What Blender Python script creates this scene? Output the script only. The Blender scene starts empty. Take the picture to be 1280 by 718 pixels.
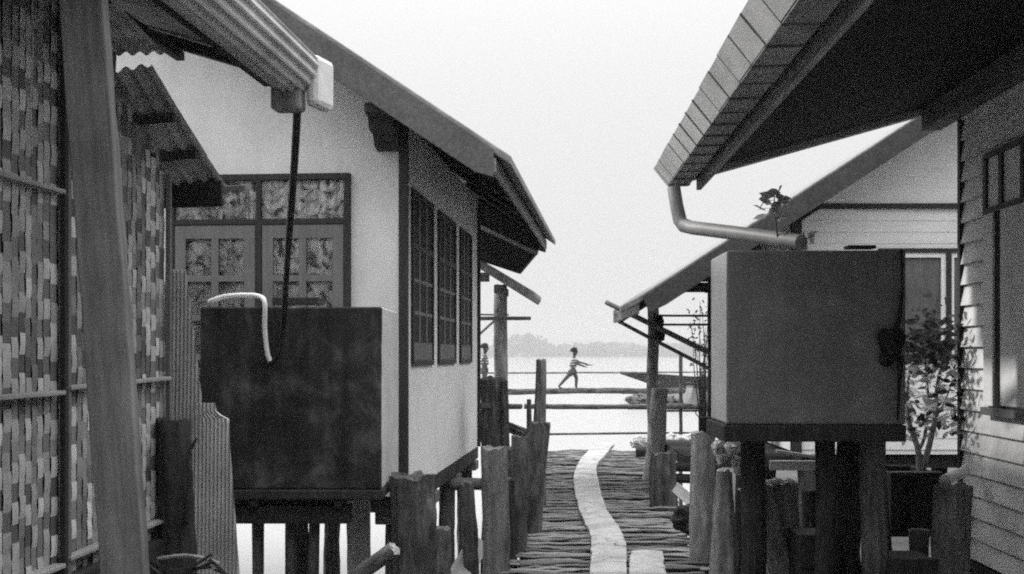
import bpy, math, random
from mathutils import Vector, Matrix, noise as mnoise
R = math.radians
rnd = random.Random(11)
SC = bpy.context.scene
COL = SC.collection
F, CX, HZ, HC = 1500.0, 640.0, 443.0, 1.5          # focal length in photo pixels, horizon row, eye height

def P(px, py, Y):                                   # a measured photo point at a known distance -> world metres
    return Vector(((px-CX)/F*Y, Y, HC+(HZ-py)/F*Y))

# ------------------------------------------------------------------ materials
def new_mat(name):
    m = bpy.data.materials.new(name); m.use_nodes = True
    nt = m.node_tree
    return m, nt, nt.nodes['Principled BSDF']
def gray(v): return (v, v, v, 1)
def ramp(nt, stops):
    r = nt.nodes.new('ShaderNodeValToRGB')
    e = r.color_ramp.elements
    e[0].position, e[0].color = stops[0][0], gray(stops[0][1])
    e[1].position, e[1].color = stops[-1][0], gray(stops[-1][1])
    for p, v in stops[1:-1]:
        n = e.new(p); n.color = gray(v)
    return r
def coords(nt, scale, kind='Object'):
    tc = nt.nodes.new('ShaderNodeTexCoord'); mp = nt.nodes.new('ShaderNodeMapping')
    mp.inputs['Scale'].default_value = scale
    nt.links.new(tc.outputs[kind], mp.inputs['Vector'])
    return mp.outputs['Vector']
def noise_node(nt, vec, scale=1.0, detail=6, rough=0.6, dist=0.0):
    n = nt.nodes.new('ShaderNodeTexNoise')
    n.inputs['Scale'].default_value = scale; n.inputs['Detail'].default_value = detail
    n.inputs['Roughness'].default_value = rough; n.inputs['Distortion'].default_value = dist
    nt.links.new(vec, n.inputs['Vector'])
    return n.outputs['Fac']
def mul(nt, a, b, typ='MULTIPLY', fac=1.0):
    m = nt.nodes.new('ShaderNodeMix'); m.data_type = 'RGBA'; m.blend_type = typ
    m.inputs['Factor'].default_value = fac
    nt.links.new(a, m.inputs['A']); nt.links.new(b, m.inputs['B'])
    return m.outputs['Result']
def bump(nt, b, fac, strength, dist=0.01):
    n = nt.nodes.new('ShaderNodeBump'); n.inputs['Strength'].default_value = strength
    n.inputs['Distance'].default_value = dist
    nt.links.new(fac, n.inputs['Height']); nt.links.new(n.outputs['Normal'], b.inputs['Normal'])

def gmat(name, lo, hi, scale=(4, 4, 4), rough=0.85, bmp=0.3, bd=0.01, blotch=0.35, spec=0.25, metal=0.0, fine=0.25, bscale=2.2):
    """weathered surface: stretched grain, larger blotches, fine speckle"""
    m, nt, b = new_mat(name)
    v = coords(nt, scale)
    n1 = noise_node(nt, v, 1.0, 8, 0.65, 0.2)
    r1 = ramp(nt, [(0.28, lo), (0.72, hi)]); nt.links.new(n1, r1.inputs['Fac'])
    v2 = coords(nt, (1, 1, 1))
    n2 = noise_node(nt, v2, bscale, 5, 0.6, 0.4)
    r2 = ramp(nt, [(0.3, 1-blotch), (0.65, 1.0)]); nt.links.new(n2, r2.inputs['Fac'])
    c = mul(nt, r1.outputs['Color'], r2.outputs['Color'])
    n3 = noise_node(nt, v2, 150, 2, 0.7)
    r3 = ramp(nt, [(0.3, 1-fine), (0.7, 1.0)]); nt.links.new(n3, r3.inputs['Fac'])
    c = mul(nt, c, r3.outputs['Color'])
    nt.links.new(c, b.inputs['Base Color'])
    b.inputs['Roughness'].default_value = rough; b.inputs['Specular IOR Level'].default_value = spec
    b.inputs['Metallic'].default_value = metal
    if bmp: bump(nt, b, n1, bmp, bd)
    return m

def island_mat(name, stops, grain=(60, 60, 8), rough=0.7):
    """each strip, plank or leaf of the mesh gets its own tone"""
    m, nt, b = new_mat(name)
    g = nt.nodes.new('ShaderNodeNewGeometry')
    r = ramp(nt, stops); nt.links.new(g.outputs['Random Per Island'], r.inputs['Fac'])
    v = coords(nt, grain); n = noise_node(nt, v, 1.0, 6, 0.65)
    r2 = ramp(nt, [(0.25, 0.55), (0.7, 1.0)]); nt.links.new(n, r2.inputs['Fac'])
    v2 = coords(nt, (1, 1, 1)); n2 = noise_node(nt, v2, 1.6, 4, 0.6)
    r3 = ramp(nt, [(0.3, 0.6), (0.62, 1.0)]); nt.links.new(n2, r3.inputs['Fac'])
    c = mul(nt, mul(nt, r.outputs['Color'], r2.outputs['Color']), r3.outputs['Color'])
    nt.links.new(c, b.inputs['Base Color'])
    b.inputs['Roughness'].default_value = rough; b.inputs['Specular IOR Level'].default_value = 0.25
    bump(nt, b, n, 0.35, 0.006)
    return m

M = {}
M['bark']   = gmat('bark', .035, .24, (20, 20, 4), .95, 1.0, .03, .6, .1, fine=.5, bscale=4)
M['bark_pale'] = gmat('bark_pale', .11, .36, (20, 20, 4), .95, 1.0, .025, .5, .1, fine=.5, bscale=4)
M['bark_light'] = gmat('sun_bleached_bark', .20, .50, (20, 20, 4), .95, 1.0, .025, .45, .1, fine=.5, bscale=4)
M['char']   = gmat('charred_bark', .015, .075, (14, 14, 3), .95, .8, .03, .5, .1)
M['cut']    = gmat('cut_wood', .30, .55, (14, 14, 14), .9, .4, .01, .3, .1)
M['wood']   = gmat('weathered_wood', .09, .23, (26, 26, 1.6), .85, .4, .006, .4, .2)
M['wood_pale'] = gmat('pale_weathered_wood', .20, .42, (26, 26, 1.6), .85, .35, .006, .3, .2)
M['wood_dark'] = gmat('dark_wood', .018, .045, (22, 22, 1.6), .85, .3, .006, .35, .2)
M['wood_mid'] = gmat('painted_wood', .10, .17, (24, 24, 1.6), .7, .25, .004, .25, .25)
M['casement'] = gmat('casement_paint', .13, .19, (24, 24, 1.6), .7, .2, .004, .2, .25)
M['awning'] = gmat('old_awning_sheet', .22, .48, (7, 7, 2), .8, .3, .004, .45, .3)
M['trim']   = gmat('dark_trim', .022, .04, (20, 20, 2), .7, .2, .004, .2, .25)
M['plaster'] = gmat('white_plaster', .66, .75, (7, 7, 1.4), .9, .15, .006, .14, .2, fine=.2, bscale=1.4)
M['siding'] = gmat('siding_paint', .74, .84, (2, 2, 30), .8, .2, .004, .35, .25, bscale=2.6)
M['siding_white'] = gmat('white_siding_paint', .70, .80, (2, 2, 30), .8, .2, .004, .12, .25)
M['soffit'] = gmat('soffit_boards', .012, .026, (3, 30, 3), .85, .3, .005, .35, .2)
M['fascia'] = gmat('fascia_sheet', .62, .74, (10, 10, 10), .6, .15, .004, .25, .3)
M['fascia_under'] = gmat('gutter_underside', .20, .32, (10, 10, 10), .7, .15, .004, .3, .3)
M['barge_dark'] = gmat('dark_barge_board', .035, .085, (30, 30, 30), .85, .35, .006, .3, .2)
M['barge']  = gmat('barge_board', .07, .14, (30, 30, 30), .85, .35, .006, .3, .2)
M['rooftop'] = gmat('roof_shingle', .16, .30, (10, 10, 10), .9, .6, .02, .4, .2)
M['metal']  = gmat('galvanised_sheet', .36, .52, (4, 4, 1.2), .6, .1, .003, .35, .4, metal=.2)
M['metal_rust'] = gmat('rusty_sheet', .12, .32, (7, 7, 2), .8, .3, .004, .5, .3)
M['pipe']   = gmat('gray_pipe', .20, .32, (8, 8, 8), .55, .1, .003, .3, .4)
M['rubber'] = gmat('black_hose', .004, .008, (20, 20, 20), .35, .1, .002, .2, .4)
M['white_plastic'] = gmat('white_plastic', .52, .70, (8, 8, 8), .45, .05, .002, .1, .5)
M['cloth_pale'] = gmat('pale_cloth', .34, .60, (18, 18, 18), .9, .6, .01, .3, .1)
M['cloth_dark'] = gmat('dark_cloth', .01, .035, (18, 18, 18), .95, .8, .02, .4, .1)
M['concrete'] = gmat('gray_concrete', .12, .17, (9, 9, 9), .9, .25, .005, .2, .2, fine=.3)
M['cement'] = gmat('pale_cement', .34, .46, (14, 14, 14), .95, .4, .005, .25, .15, fine=.35, bscale=5)
M['mud']    = gmat('mud', .05, .12, (3, 3, 3), .9, .8, .05, .4, .25)
M['screen'] = gmat('dark_screen', .03, .06, (30, 30, 30), .9, 0, 0, .3, .1)
M['skin']   = gmat('dark_skin', .045, .07, (20, 20, 20), .6, 0, 0, .1, .3)
M['hair']   = gmat('black_hair', .008, .015, (40, 40, 40), .8, .3, .01, .1, .2)
M['shorts'] = gmat('gray_shorts', .07, .11, (30, 30, 30), .9, .2, .005, .2, .1)
M['boat']   = gmat('dark_hull', .008, .014, (1, 6, 6), 1, .2, .01, .4, 0)
M['bambooweave'] = island_mat('woven_bamboo', [(.1, .22), (.5, .46), (.9, .74)], (220, 160, 14), .6)
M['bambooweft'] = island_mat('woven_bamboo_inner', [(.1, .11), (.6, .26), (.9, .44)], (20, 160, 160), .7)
M['deckwood'] = island_mat('deck_logs', [(0, .10), (.5, .17), (1, .25)], (9, 110, 110), .95)
M['leafdark'] = island_mat('dark_leaves', [(0, .035), (1, .11)], (20, 20, 20), .5)
M['leafpale'] = island_mat('pale_leaves', [(0, .6), (1, .88)], (20, 20, 20), .5)
M['fartree'] = island_mat('far_foliage', [(0, .07), (1, .12)], (.5, .5, .5), .9)

for k_ in ('leafdark', 'leafpale'):                  # light comes through thin leaves
    nt_ = M[k_].node_tree; b_n = nt_.nodes['Principled BSDF']; t_n = nt_.nodes.new('ShaderNodeBsdfTranslucent'); x_n = nt_.nodes.new('ShaderNodeMixShader')
    nt_.links.new(b_n.inputs['Base Color'].links[0].from_socket, t_n.inputs['Color']); x_n.inputs[0].default_value = .5
    nt_.links.new(b_n.outputs[0], x_n.inputs[1]); nt_.links.new(t_n.outputs[0], x_n.inputs[2]); nt_.links.new(x_n.outputs[0], nt_.nodes['Material Output'].inputs['Surface'])

def crack_cement():                                # hairline cracks and trodden dirt in the cement
    nt_ = M['cement'].node_tree; b_n = nt_.nodes['Principled BSDF']; src = b_n.inputs['Base Color'].links[0].from_socket
    vv = nt_.nodes.new('ShaderNodeTexVoronoi'); vv.feature = 'DISTANCE_TO_EDGE'; vv.inputs['Scale'].default_value = 1.7
    wv = nt_.nodes.new('ShaderNodeVectorMath'); wv.operation = 'ADD'
    nz = nt_.nodes.new('ShaderNodeTexNoise'); nz.inputs['Scale'].default_value = 4
    cv = coords(nt_, (1, 1, 1)); nt_.links.new(cv, nz.inputs['Vector'])
    sc_ = nt_.nodes.new('ShaderNodeVectorMath'); sc_.operation = 'SCALE'; sc_.inputs['Scale'].default_value = .35
    nt_.links.new(nz.outputs['Color'], sc_.inputs[0]); nt_.links.new(cv, wv.inputs[0]); nt_.links.new(sc_.outputs[0], wv.inputs[1])
    nt_.links.new(wv.outputs[0], vv.inputs['Vector'])
    r_1 = ramp(nt_, [(.0, .35), (.014, 1)]); nt_.links.new(vv.outputs['Distance'], r_1.inputs['Fac'])
    r_2 = ramp(nt_, [(.36, .68), (.52, 1)]); nt_.links.new(noise_node(nt_, cv, 3.2, 6, .65), r_2.inputs['Fac'])
    nt_.links.new(mul(nt_, mul(nt_, src, r_1.outputs['Color']), r_2.outputs['Color']), b_n.inputs['Base Color'])
M['cement'].name = 'pale_cement'; crack_cement()

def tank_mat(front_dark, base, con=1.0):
    """old cement cast: stained front with its shade put into the colour, other faces painted paler as if lit"""
    m, nt, b = new_mat('stained_shaded_tank_concrete')
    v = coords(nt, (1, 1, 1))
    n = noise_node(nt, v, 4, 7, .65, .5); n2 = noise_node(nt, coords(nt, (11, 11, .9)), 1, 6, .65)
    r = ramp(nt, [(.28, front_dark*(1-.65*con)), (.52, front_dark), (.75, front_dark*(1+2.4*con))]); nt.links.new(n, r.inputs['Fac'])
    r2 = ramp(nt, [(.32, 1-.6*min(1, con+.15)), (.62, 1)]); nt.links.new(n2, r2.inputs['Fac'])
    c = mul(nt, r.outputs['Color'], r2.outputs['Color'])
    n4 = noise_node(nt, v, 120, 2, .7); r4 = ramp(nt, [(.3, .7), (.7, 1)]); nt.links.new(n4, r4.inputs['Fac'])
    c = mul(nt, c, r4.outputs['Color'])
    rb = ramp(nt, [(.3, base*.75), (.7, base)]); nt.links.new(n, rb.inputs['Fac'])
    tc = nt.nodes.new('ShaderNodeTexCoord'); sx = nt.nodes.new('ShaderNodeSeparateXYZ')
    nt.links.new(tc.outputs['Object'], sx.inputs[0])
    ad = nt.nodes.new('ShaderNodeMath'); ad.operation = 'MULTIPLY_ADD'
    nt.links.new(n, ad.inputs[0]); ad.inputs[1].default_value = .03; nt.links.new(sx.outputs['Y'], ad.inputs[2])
    gt = nt.nodes.new('ShaderNodeMath'); gt.operation = 'GREATER_THAN'; gt.inputs[1].default_value = .028  # only the front face takes the painted shade and its stains
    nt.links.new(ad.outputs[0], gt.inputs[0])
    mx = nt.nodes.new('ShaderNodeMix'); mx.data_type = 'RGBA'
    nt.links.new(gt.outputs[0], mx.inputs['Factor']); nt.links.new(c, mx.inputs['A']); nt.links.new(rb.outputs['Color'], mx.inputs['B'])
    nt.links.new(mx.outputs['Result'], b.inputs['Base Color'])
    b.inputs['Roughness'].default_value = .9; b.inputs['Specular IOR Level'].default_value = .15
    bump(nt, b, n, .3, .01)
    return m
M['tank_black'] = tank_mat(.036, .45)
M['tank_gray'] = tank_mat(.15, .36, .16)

def curtain_mat():
    m, nt, b = new_mat('floral_curtain')
    v = coords(nt, (1, 1, 1))
    n = noise_node(nt, v, 8, 3, .45, 1.6)
    r = ramp(nt, [(.36, .16), (.47, .62), (.58, .9)]); nt.links.new(n, r.inputs['Fac'])
    n2 = noise_node(nt, coords(nt, (22, 1, 1)), 1, 2, .5)
    r2 = ramp(nt, [(.35, .6), (.6, 1)]); nt.links.new(n2, r2.inputs['Fac'])
    c = mul(nt, r.outputs['Color'], r2.outputs['Color'])
    nt.links.new(c, b.inputs['Base Color']); b.inputs['Roughness'].default_value = .95
    b.inputs['Specular IOR Level'].default_value = .1
    return m
M['curtain'] = curtain_mat()
M['net'] = gmat('net_curtain', .10, .17, (20, 1, 2), .95, 0, 0, .4, .1)

def glass_mat():
    m, nt, b = new_mat('window_glass')
    out = nt.nodes['Material Output']
    tr = nt.nodes.new('ShaderNodeBsdfTransparent'); gl = nt.nodes.new('ShaderNodeBsdfGlossy')
    gl.inputs['Roughness'].default_value = .03
    fr = nt.nodes.new('ShaderNodeFresnel'); fr.inputs['IOR'].default_value = 1.45
    mx = nt.nodes.new('ShaderNodeMixShader')
    nt.links.new(fr.outputs[0], mx.inputs[0]); nt.links.new(tr.outputs[0], mx.inputs[1]); nt.links.new(gl.outputs[0], mx.inputs[2])
    nt.links.new(mx.outputs[0], out.inputs['Surface'])
    return m
M['glass'] = glass_mat()

def water_mat():
    m, nt, b = new_mat('silty_water')
    b.inputs['Base Color'].default_value = gray(.26); b.inputs['Roughness'].default_value = .12
    b.inputs['IOR'].default_value = 1.33
    n = noise_node(nt, coords(nt, (.5, 1.6, 1)), 2.2, 5, .6)
    bump(nt, b, n, .25, .02)
    return m
M['water'] = water_mat()

def stripe_mat():
    m, nt, b = new_mat('striped_shirt')
    w = nt.nodes.new('ShaderNodeTexWave'); w.bands_direction = 'Z'; w.inputs['Scale'].default_value = 4.6
    nt.links.new(coords(nt, (1, 1, 1)), w.inputs['Vector'])
    r = ramp(nt, [(.45, .05), (.55, .35)]); nt.links.new(w.outputs['Fac'], r.inputs['Fac'])
    nt.links.new(r.outputs['Color'], b.inputs['Base Color']); b.inputs['Roughness'].default_value = .9
    return m
M['stripes'] = stripe_mat()

# ------------------------------------------------------------------ mesh builder
def basis(d, up=Vector((0, 0, 1))):
    z = Vector(d).normalized()
    if abs(z.dot(up)) > .999: up = Vector((0, 1, 0))
    x = up.cross(z).normalized(); y = z.cross(x)
    return Matrix((x, y, z)).transposed()

class MB:
    def __init__(s): s.v, s.f = [], []
    def add(s, vs, fs):
        n = len(s.v); s.v += [tuple(v) for v in vs]; s.f += [tuple(i+n for i in f) for f in fs]
        return s
    def box(s, x0, x1, y0, y1, z0, z1):
        return s.add([(x, y, z) for z in (z0, z1) for y in (y0, y1) for x in (x0, x1)],
                     [(0, 2, 3, 1), (4, 5, 7, 6), (0, 1, 5, 4), (2, 6, 7, 3), (0, 4, 6, 2), (1, 3, 7, 5)])
    def beam(s, p, q, w, h, up=(0, 0, 1)):
        p, q = Vector(p), Vector(q); B = basis(q-p, Vector(up)); x, y = B.col[0], B.col[1]
        vs = [c + x*a*w/2 + y*b*h/2 for c in (p, q) for b in (-1, 1) for a in (-1, 1)]
        return s.add(vs, [(0, 2, 3, 1), (4, 5, 7, 6), (0, 1, 5, 4), (2, 6, 7, 3), (0, 4, 6, 2), (1, 3, 7, 5)])
    def tube(s, pts, r, n=10, cap=True):
        pts = [Vector(p) for p in pts]
        if not hasattr(r, '__len__'): r = [r]*len(pts)
        vs, fs = [], []
        for i, p in enumerate(pts):
            d = pts[min(i+1, len(pts)-1)] - pts[max(i-1, 0)]
            B = basis(d, Vector((.13, .97, .2)))
            for k in range(n):
                a = 2*math.pi*k/n
                vs.append(p + (B.col[0]*math.cos(a) + B.col[1]*math.sin(a))*r[i])
        for i in range(len(pts)-1):
            for k in range(n):
                a, b = i*n+k, i*n+(k+1) % n
                fs.append((a, b, b+n, a+n))
        if cap:
            fs.append(tuple(range(n-1, -1, -1))); fs.append(tuple(range((len(pts)-1)*n, len(pts)*n)))
        return s.add(vs, fs)
    def prism(s, poly, axis, a, b):                 # polygon extruded along one axis
        def mk(u, v, t): return (t, u, v) if axis == 'x' else (u, t, v) if axis == 'y' else (u, v, t)
        n = len(poly)
        vs = [mk(u, v, a) for u, v in poly] + [mk(u, v, b) for u, v in poly]
        fs = [tuple(range(n))[::-1], tuple(range(n, 2*n))] + [(i, (i+1) % n, (i+1) % n+n, i+n) for i in range(n)]
        return s.add(vs, fs)
    def loft(s, rings, cap=True):
        n = len(rings[0]); vs = [p for r in rings for p in r]; fs = []
        for i in range(len(rings)-1):
            for k in range(n):
                a, b = i*n+k, i*n+(k+1) % n
                fs.append((a, b, b+n, a+n))
        if cap: fs += [tuple(range(n))[::-1], tuple(range((len(rings)-1)*n, len(rings)*n))]
        return s.add(vs, fs)
    def build(s, name, mat, parent=None, loc=(0, 0, 0), rot=None, smooth=False, bevel=0.0, kind=None):
        me = bpy.data.meshes.new(name); me.from_pydata(s.v, [], s.f); me.update()
        import bmesh
        bm = bmesh.new(); bm.from_mesh(me); bmesh.ops.recalc_face_normals(bm, faces=bm.faces[:]); bm.to_mesh(me); bm.free()
        o = bpy.data.objects.new(name, me); COL.objects.link(o)
        if mat: me.materials.append(mat)
        if parent: o.parent = parent
        o.location = loc
        if rot is not None: o.rotation_euler = rot
        if smooth:
            for p in me.polygons: p.use_smooth = True
        if bevel:
            b = o.modifiers.new('bevel', 'BEVEL'); b.width = bevel; b.segments = 2; b.limit_method = 'ANGLE'
        if kind: o['kind'] = kind
        return o

def tag(o, label, cat, group=None, kind=None):
    o['label'] = label; o['category'] = cat
    if group: o['group'] = group
    if kind: o['kind'] = kind
    return o
def thing(name, label, cat, loc=(0, 0, 0), rz=0.0, group=None):
    o = bpy.data.objects.new(name, None); COL.objects.link(o); o.empty_display_size = .1
    o.location = loc; o.rotation_euler = (0, 0, rz)
    return tag(o, label, cat, group)

def stick(name, p, q, w, h, mat, parent=None, bevel=.004, rag=0.0):
    """a squared timber from p to q, its grain along its own length"""
    p, q = Vector(p), Vector(q); L = (q-p).length
    m = MB(); n = max(2, int(L/.12)); rings = []
    for i in range(n+1):
        t = i/n; j = lambda: rnd.uniform(-rag, rag)
        rings.append([(-w/2+j(), -h/2+j(), t*L), (w/2+j(), -h/2+j(), t*L), (w/2+j(), h/2+j(), t*L), (-w/2+j(), h/2+j(), t*L)])
    m.loft(rings)
    o = m.build(name, mat, parent, bevel=bevel)
    o.location = p; o.rotation_mode = 'QUATERNION'; o.rotation_quaternion = basis(q-p, Vector((.0, 1, .02))).to_quaternion()
    return o

def pole(name, p, q, r0, r1, mat, parent=None, n=12, rough=.08, cracks=True, bend=.0, top=None, topmat=None, seed=None):
    """a rough round log from p to q (r0 to r1), knotty skin, ragged sawn top"""
    p, q = Vector(p), Vector(q); L = (q-p).length
    sd = rnd.uniform(0, 100) if seed is None else seed
    big = max(r0, r1) > .055
    if big: n = 32
    k = max(4, int(L/(.04 if big else .07))); vs, fs = [], []
    for i in range(k+1):
        t = i/k; r = r0+(r1-r0)*t
        bx = math.sin(t*math.pi)*bend + (mnoise.noise(Vector((t*L*1.3, sd, 1)))*.25*r0)
        by = mnoise.noise(Vector((t*L*1.3, sd, 7)))*.25*r0
        for a in range(n):
            th = 2*math.pi*a/n
            g = mnoise.noise(Vector((math.cos(th)*2.2+sd, math.sin(th)*2.2, t*L*1.2)))
            g2 = mnoise.noise(Vector((math.cos(th)*5+sd, math.sin(th)*5, t*L*4)))
            rr = r*(1+rough*2.2*g+rough*1.1*g2)
            if big:
                g3 = mnoise.noise(Vector((math.cos(th)*4.5+sd, math.sin(th)*4.5, t*L*.9+sd))); g4 = mnoise.noise(Vector((math.cos(th)*11+sd, math.sin(th)*11, t*L*3)))
                rr -= r*(.16*max(0, 1-abs(g3)*9)+.03*g4)
            z = t*L
            if i == k: z += (top if top is not None else .38)*r1*mnoise.noise(Vector((math.cos(th)*1.5+sd, math.sin(th)*1.5, 3)))
            vs.append((bx+rr*math.cos(th), by+rr*math.sin(th), z))
    for i in range(k):
        for a in range(n):
            x, y = i*n+a, i*n+(a+1) % n
            fs.append((x, y, y+n, x+n))
    fs.append(tuple(range(n))[::-1])
    m = MB(); m.add(vs, fs)
    base = k*n
    c = Vector((0, 0, 0))
    for a in range(n): c += Vector(vs[base+a])
    c /= n
    ring2 = [(c+(Vector(vs[base+a])-c)*.55+Vector((0, 0, .012*rnd.uniform(-1, 1)))) for a in range(n)]
    m.add([vs[base+a] for a in range(n)]+[tuple(x) for x in ring2]+[tuple(c)],
          [(a, (a+1) % n, n+(a+1) % n, n+a) for a in range(n)]+[(n+a, n+(a+1) % n, 2*n) for a in range(n)])
    o = m.build(name, mat, parent, smooth=True)
    if topmat:
        o.data.materials.append(topmat)
        for pl in o.data.polygons:
            if pl.index >= k*n+1: pl.material_index = 1; pl.use_smooth = False
    o.location = p; o.rotation_mode = 'QUATERNION'; o.rotation_quaternion = basis(q-p, Vector((0, 1, .02))).to_quaternion()
    return o

def rod(name, pts, r, mat, parent=None, n=10, smooth=True):
    """a hose, pipe or branch through points, rounded with a spline"""
    pts = [Vector(p) for p in pts]; out, rs = [], []
    rr = r if hasattr(r, '__len__') else [r]*len(pts)
    for i in range(len(pts)-1):
        p0, p1, p2, p3 = pts[max(i-1, 0)], pts[i], pts[i+1], pts[min(i+2, len(pts)-1)]
        for s in range(6):
            t = s/6
            out.append(.5*((2*p1)+(p2-p0)*t+(2*p0-5*p1+4*p2-p3)*t*t+(3*p1-p0-3*p2+p3)*t**3)); rs.append(rr[i]+(rr[i+1]-rr[i])*t)
    out.append(pts[-1]); rs.append(rr[-1])
    return MB().tube(out, rs, n).build(name, mat, parent, smooth=smooth)

# ------------------------------------------------------------------ camera, light, air
cd = bpy.data.cameras.new('camera'); cam = bpy.data.objects.new('camera', cd); COL.objects.link(cam)
cam.location = (0, 0, HC); cam.rotation_euler = (R(90), 0, 0)
cd.sensor_width = 36; cd.lens = 36*F/1280; cd.shift_y = (HZ-359)/1280
cd.clip_start = .05; cd.clip_end = 6000
SC.camera = cam

SKY_HORIZON, SKY_ZENITH = 4.5, 40.0
SUN_EL, SUN_AZ = R(31), R(-60)                      # azimuth from +Y towards +X: sun high, far left
w = bpy.data.worlds.new('World'); SC.world = w; w.use_nodes = True
nt = w.node_tree; bg = nt.nodes['Background']
sky = nt.nodes.new('ShaderNodeTexSky'); sky.sky_type = 'NISHITA'; sky.sun_disc = False
sky.sun_elevation = SUN_EL; sky.sun_rotation = SUN_AZ; sky.dust_density = 4; sky.air_density = 1.5
bw = nt.nodes.new('ShaderNodeRGBToBW'); nt.links.new(sky.outputs[0], bw.inputs[0])
# thin overcast: a pale even horizon that grows much brighter overhead, the clear sky faintly through it
def math_node(op, a, b, c=None):
    n = nt.nodes.new('ShaderNodeMath'); n.operation = op
    for i, x in enumerate((a, b, c)):
        if x is None: continue
        if isinstance(x, (int, float)): n.inputs[i].default_value = x
        else: nt.links.new(x, n.inputs[i])
    return n.outputs[0]
tc = nt.nodes.new('ShaderNodeTexCoord'); sx = nt.nodes.new('ShaderNodeSeparateXYZ')
nt.links.new(tc.outputs['Generated'], sx.inputs[0])
el = math_node('MAXIMUM', sx.outputs['Z'], 0.0)
veil = math_node('MULTIPLY_ADD', math_node('POWER', el, 3.0), SKY_ZENITH, SKY_HORIZON)
thin = math_node('MINIMUM', math_node('MULTIPLY', bw.outputs[0], .06), .8)
nt.links.new(math_node('ADD', veil, thin), bg.inputs['Color']); bg.inputs['Strength'].default_value = .11
sl = bpy.data.lights.new('sun', 'SUN'); sl.energy = 2.3; sl.angle = R(3); sl.color = (1, .98, .96)
so = bpy.data.objects.new('sun', sl); COL.objects.link(so)
sd = Vector((math.sin(SUN_AZ)*math.cos(SUN_EL), math.cos(SUN_AZ)*math.cos(SUN_EL), math.sin(SUN_EL)))
so.rotation_euler = sd.to_track_quat('Z', 'Y').to_euler(); so.location = sd*60

hz = MB().box(-1250, 1250, -70, 1500, -2.6, 26).build('haze', None, kind='stuff')
tag(hz, 'pale humid haze hanging over the wide water', 'haze', kind='stuff')
hm = bpy.data.materials.new('haze_air'); hm.use_nodes = True; hn = hm.node_tree
hn.nodes.remove(hn.nodes['Principled BSDF'])
pv = hn.nodes.new('ShaderNodeVolumePrincipled'); pv.inputs['Color'].default_value = gray(.42); pv.inputs['Density'].default_value = .0010
hn.links.new(pv.outputs[0], hn.nodes['Material Output'].inputs['Volume']); hz.data.materials.append(hm)

ZW = -1.3
# ------------------------------------------------------------------ water, banks, far shore
MB().add([(-1200, -60, ZW), (1200, -60, ZW), (1200, 1450, ZW), (-1200, 1450, ZW)], [(0, 1, 2, 3)]).build('water', M['water'], kind='structure')

def bank(name, outline, z, drop, mat):
    """a lump of mud: flat bumpy top, sides that slope into the water"""
    n = 40; m = MB(); pts = []
    c = Vector((sum(p[0] for p in outline)/len(outline), sum(p[1] for p in outline)/len(outline)))
    L = len(outline)
    for i in range(L):
        a, b = Vector(outline[i]), Vector(outline[(i+1) % L])
        for s in range(10): pts.append(a+(b-a)*s/10)
    rings = []
    for k, (sc, zz) in enumerate([(1.0, ZW-.2), (.97, z-.35), (.93, z-.06), (.8, z), (.5, z+.03), (.2, z), (.02, z)]):
        ring = []
        for p in pts:
            q = c+(p-c)*sc
            jx = mnoise.noise(Vector((q.x*1.3, q.y*1.3, k)))*.16; jz = mnoise.noise(Vector((q.x*2.1, q.y*2.1, 4)))*.08 if k > 0 else 0
            ring.append((q.x+jx, q.y+jx, zz+jz))
        rings.append(ring)
    m.loft(rings)
    return m.build(name, mat, smooth=True, kind='structure')
bank('mud_bank', [(2.0, 5.0), (2.1, 10.5), (2.9, 11.5), (3.0, 16), (3.6, 24), (14, 25), (12, 2)], -.12, 1, M['mud'])
bank('mud_bank', [(-1.35, 3.2), (-1.75, 7.6), (-2.2, 8.6), (-7, 9.2), (-7, 2)], -.55, 1, M['mud'])

m = MB()
for i in range(520):
    x = rnd.uniform(-1150, 1150); y = rnd.uniform(1180, 1270)
    h = 12+5*mnoise.noise(Vector((x*.012, 1, 2)))+rnd.uniform(-2, 3)
    for cx, bw_, bh in ((11, 26, 14), (-170, 40, 6), (440, 32, 7)):
        h += bh*max(0, 1-abs(x-cx)/bw_)
    rw = rnd.uniform(8, 13)
    for k in range(90):
        a, e = rnd.uniform(0, 6.283), rnd.uniform(-1, 1); rr = rnd.uniform(.5, 1)
        c = Vector((x+math.cos(a)*rw*rr*math.sqrt(1-e*e), y+math.sin(a)*rw*rr*math.sqrt(1-e*e), ZW+h*.52+e*h*.52*rr))
        u = Vector((rnd.gauss(0, 1), rnd.gauss(0, 1), rnd.gauss(0, 1))).normalized(); v = u.orthogonal().normalized()
        s = rnd.uniform(1.8, 3.6)
        m.add([c+u*s, c+v*s, c-u*s, c-v*s], [(0, 1, 2, 3)])
fo = m.build('far_trees', M['fartree'], kind='stuff')
tag(fo, 'low hazy line of trees on the far shore', 'trees', kind='stuff')
MB().add([(-1195, 1170, ZW+.3), (1195, 1170, ZW+.3), (1195, 1449, ZW+1.5), (-1195, 1449, ZW+1.5), (-1195, 1166, ZW-.3), (1195, 1166, ZW-.3)],
         [(0, 1, 2, 3), (4, 5, 1, 0)]).build('far_shore', M['mud'], kind='structure')

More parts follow.
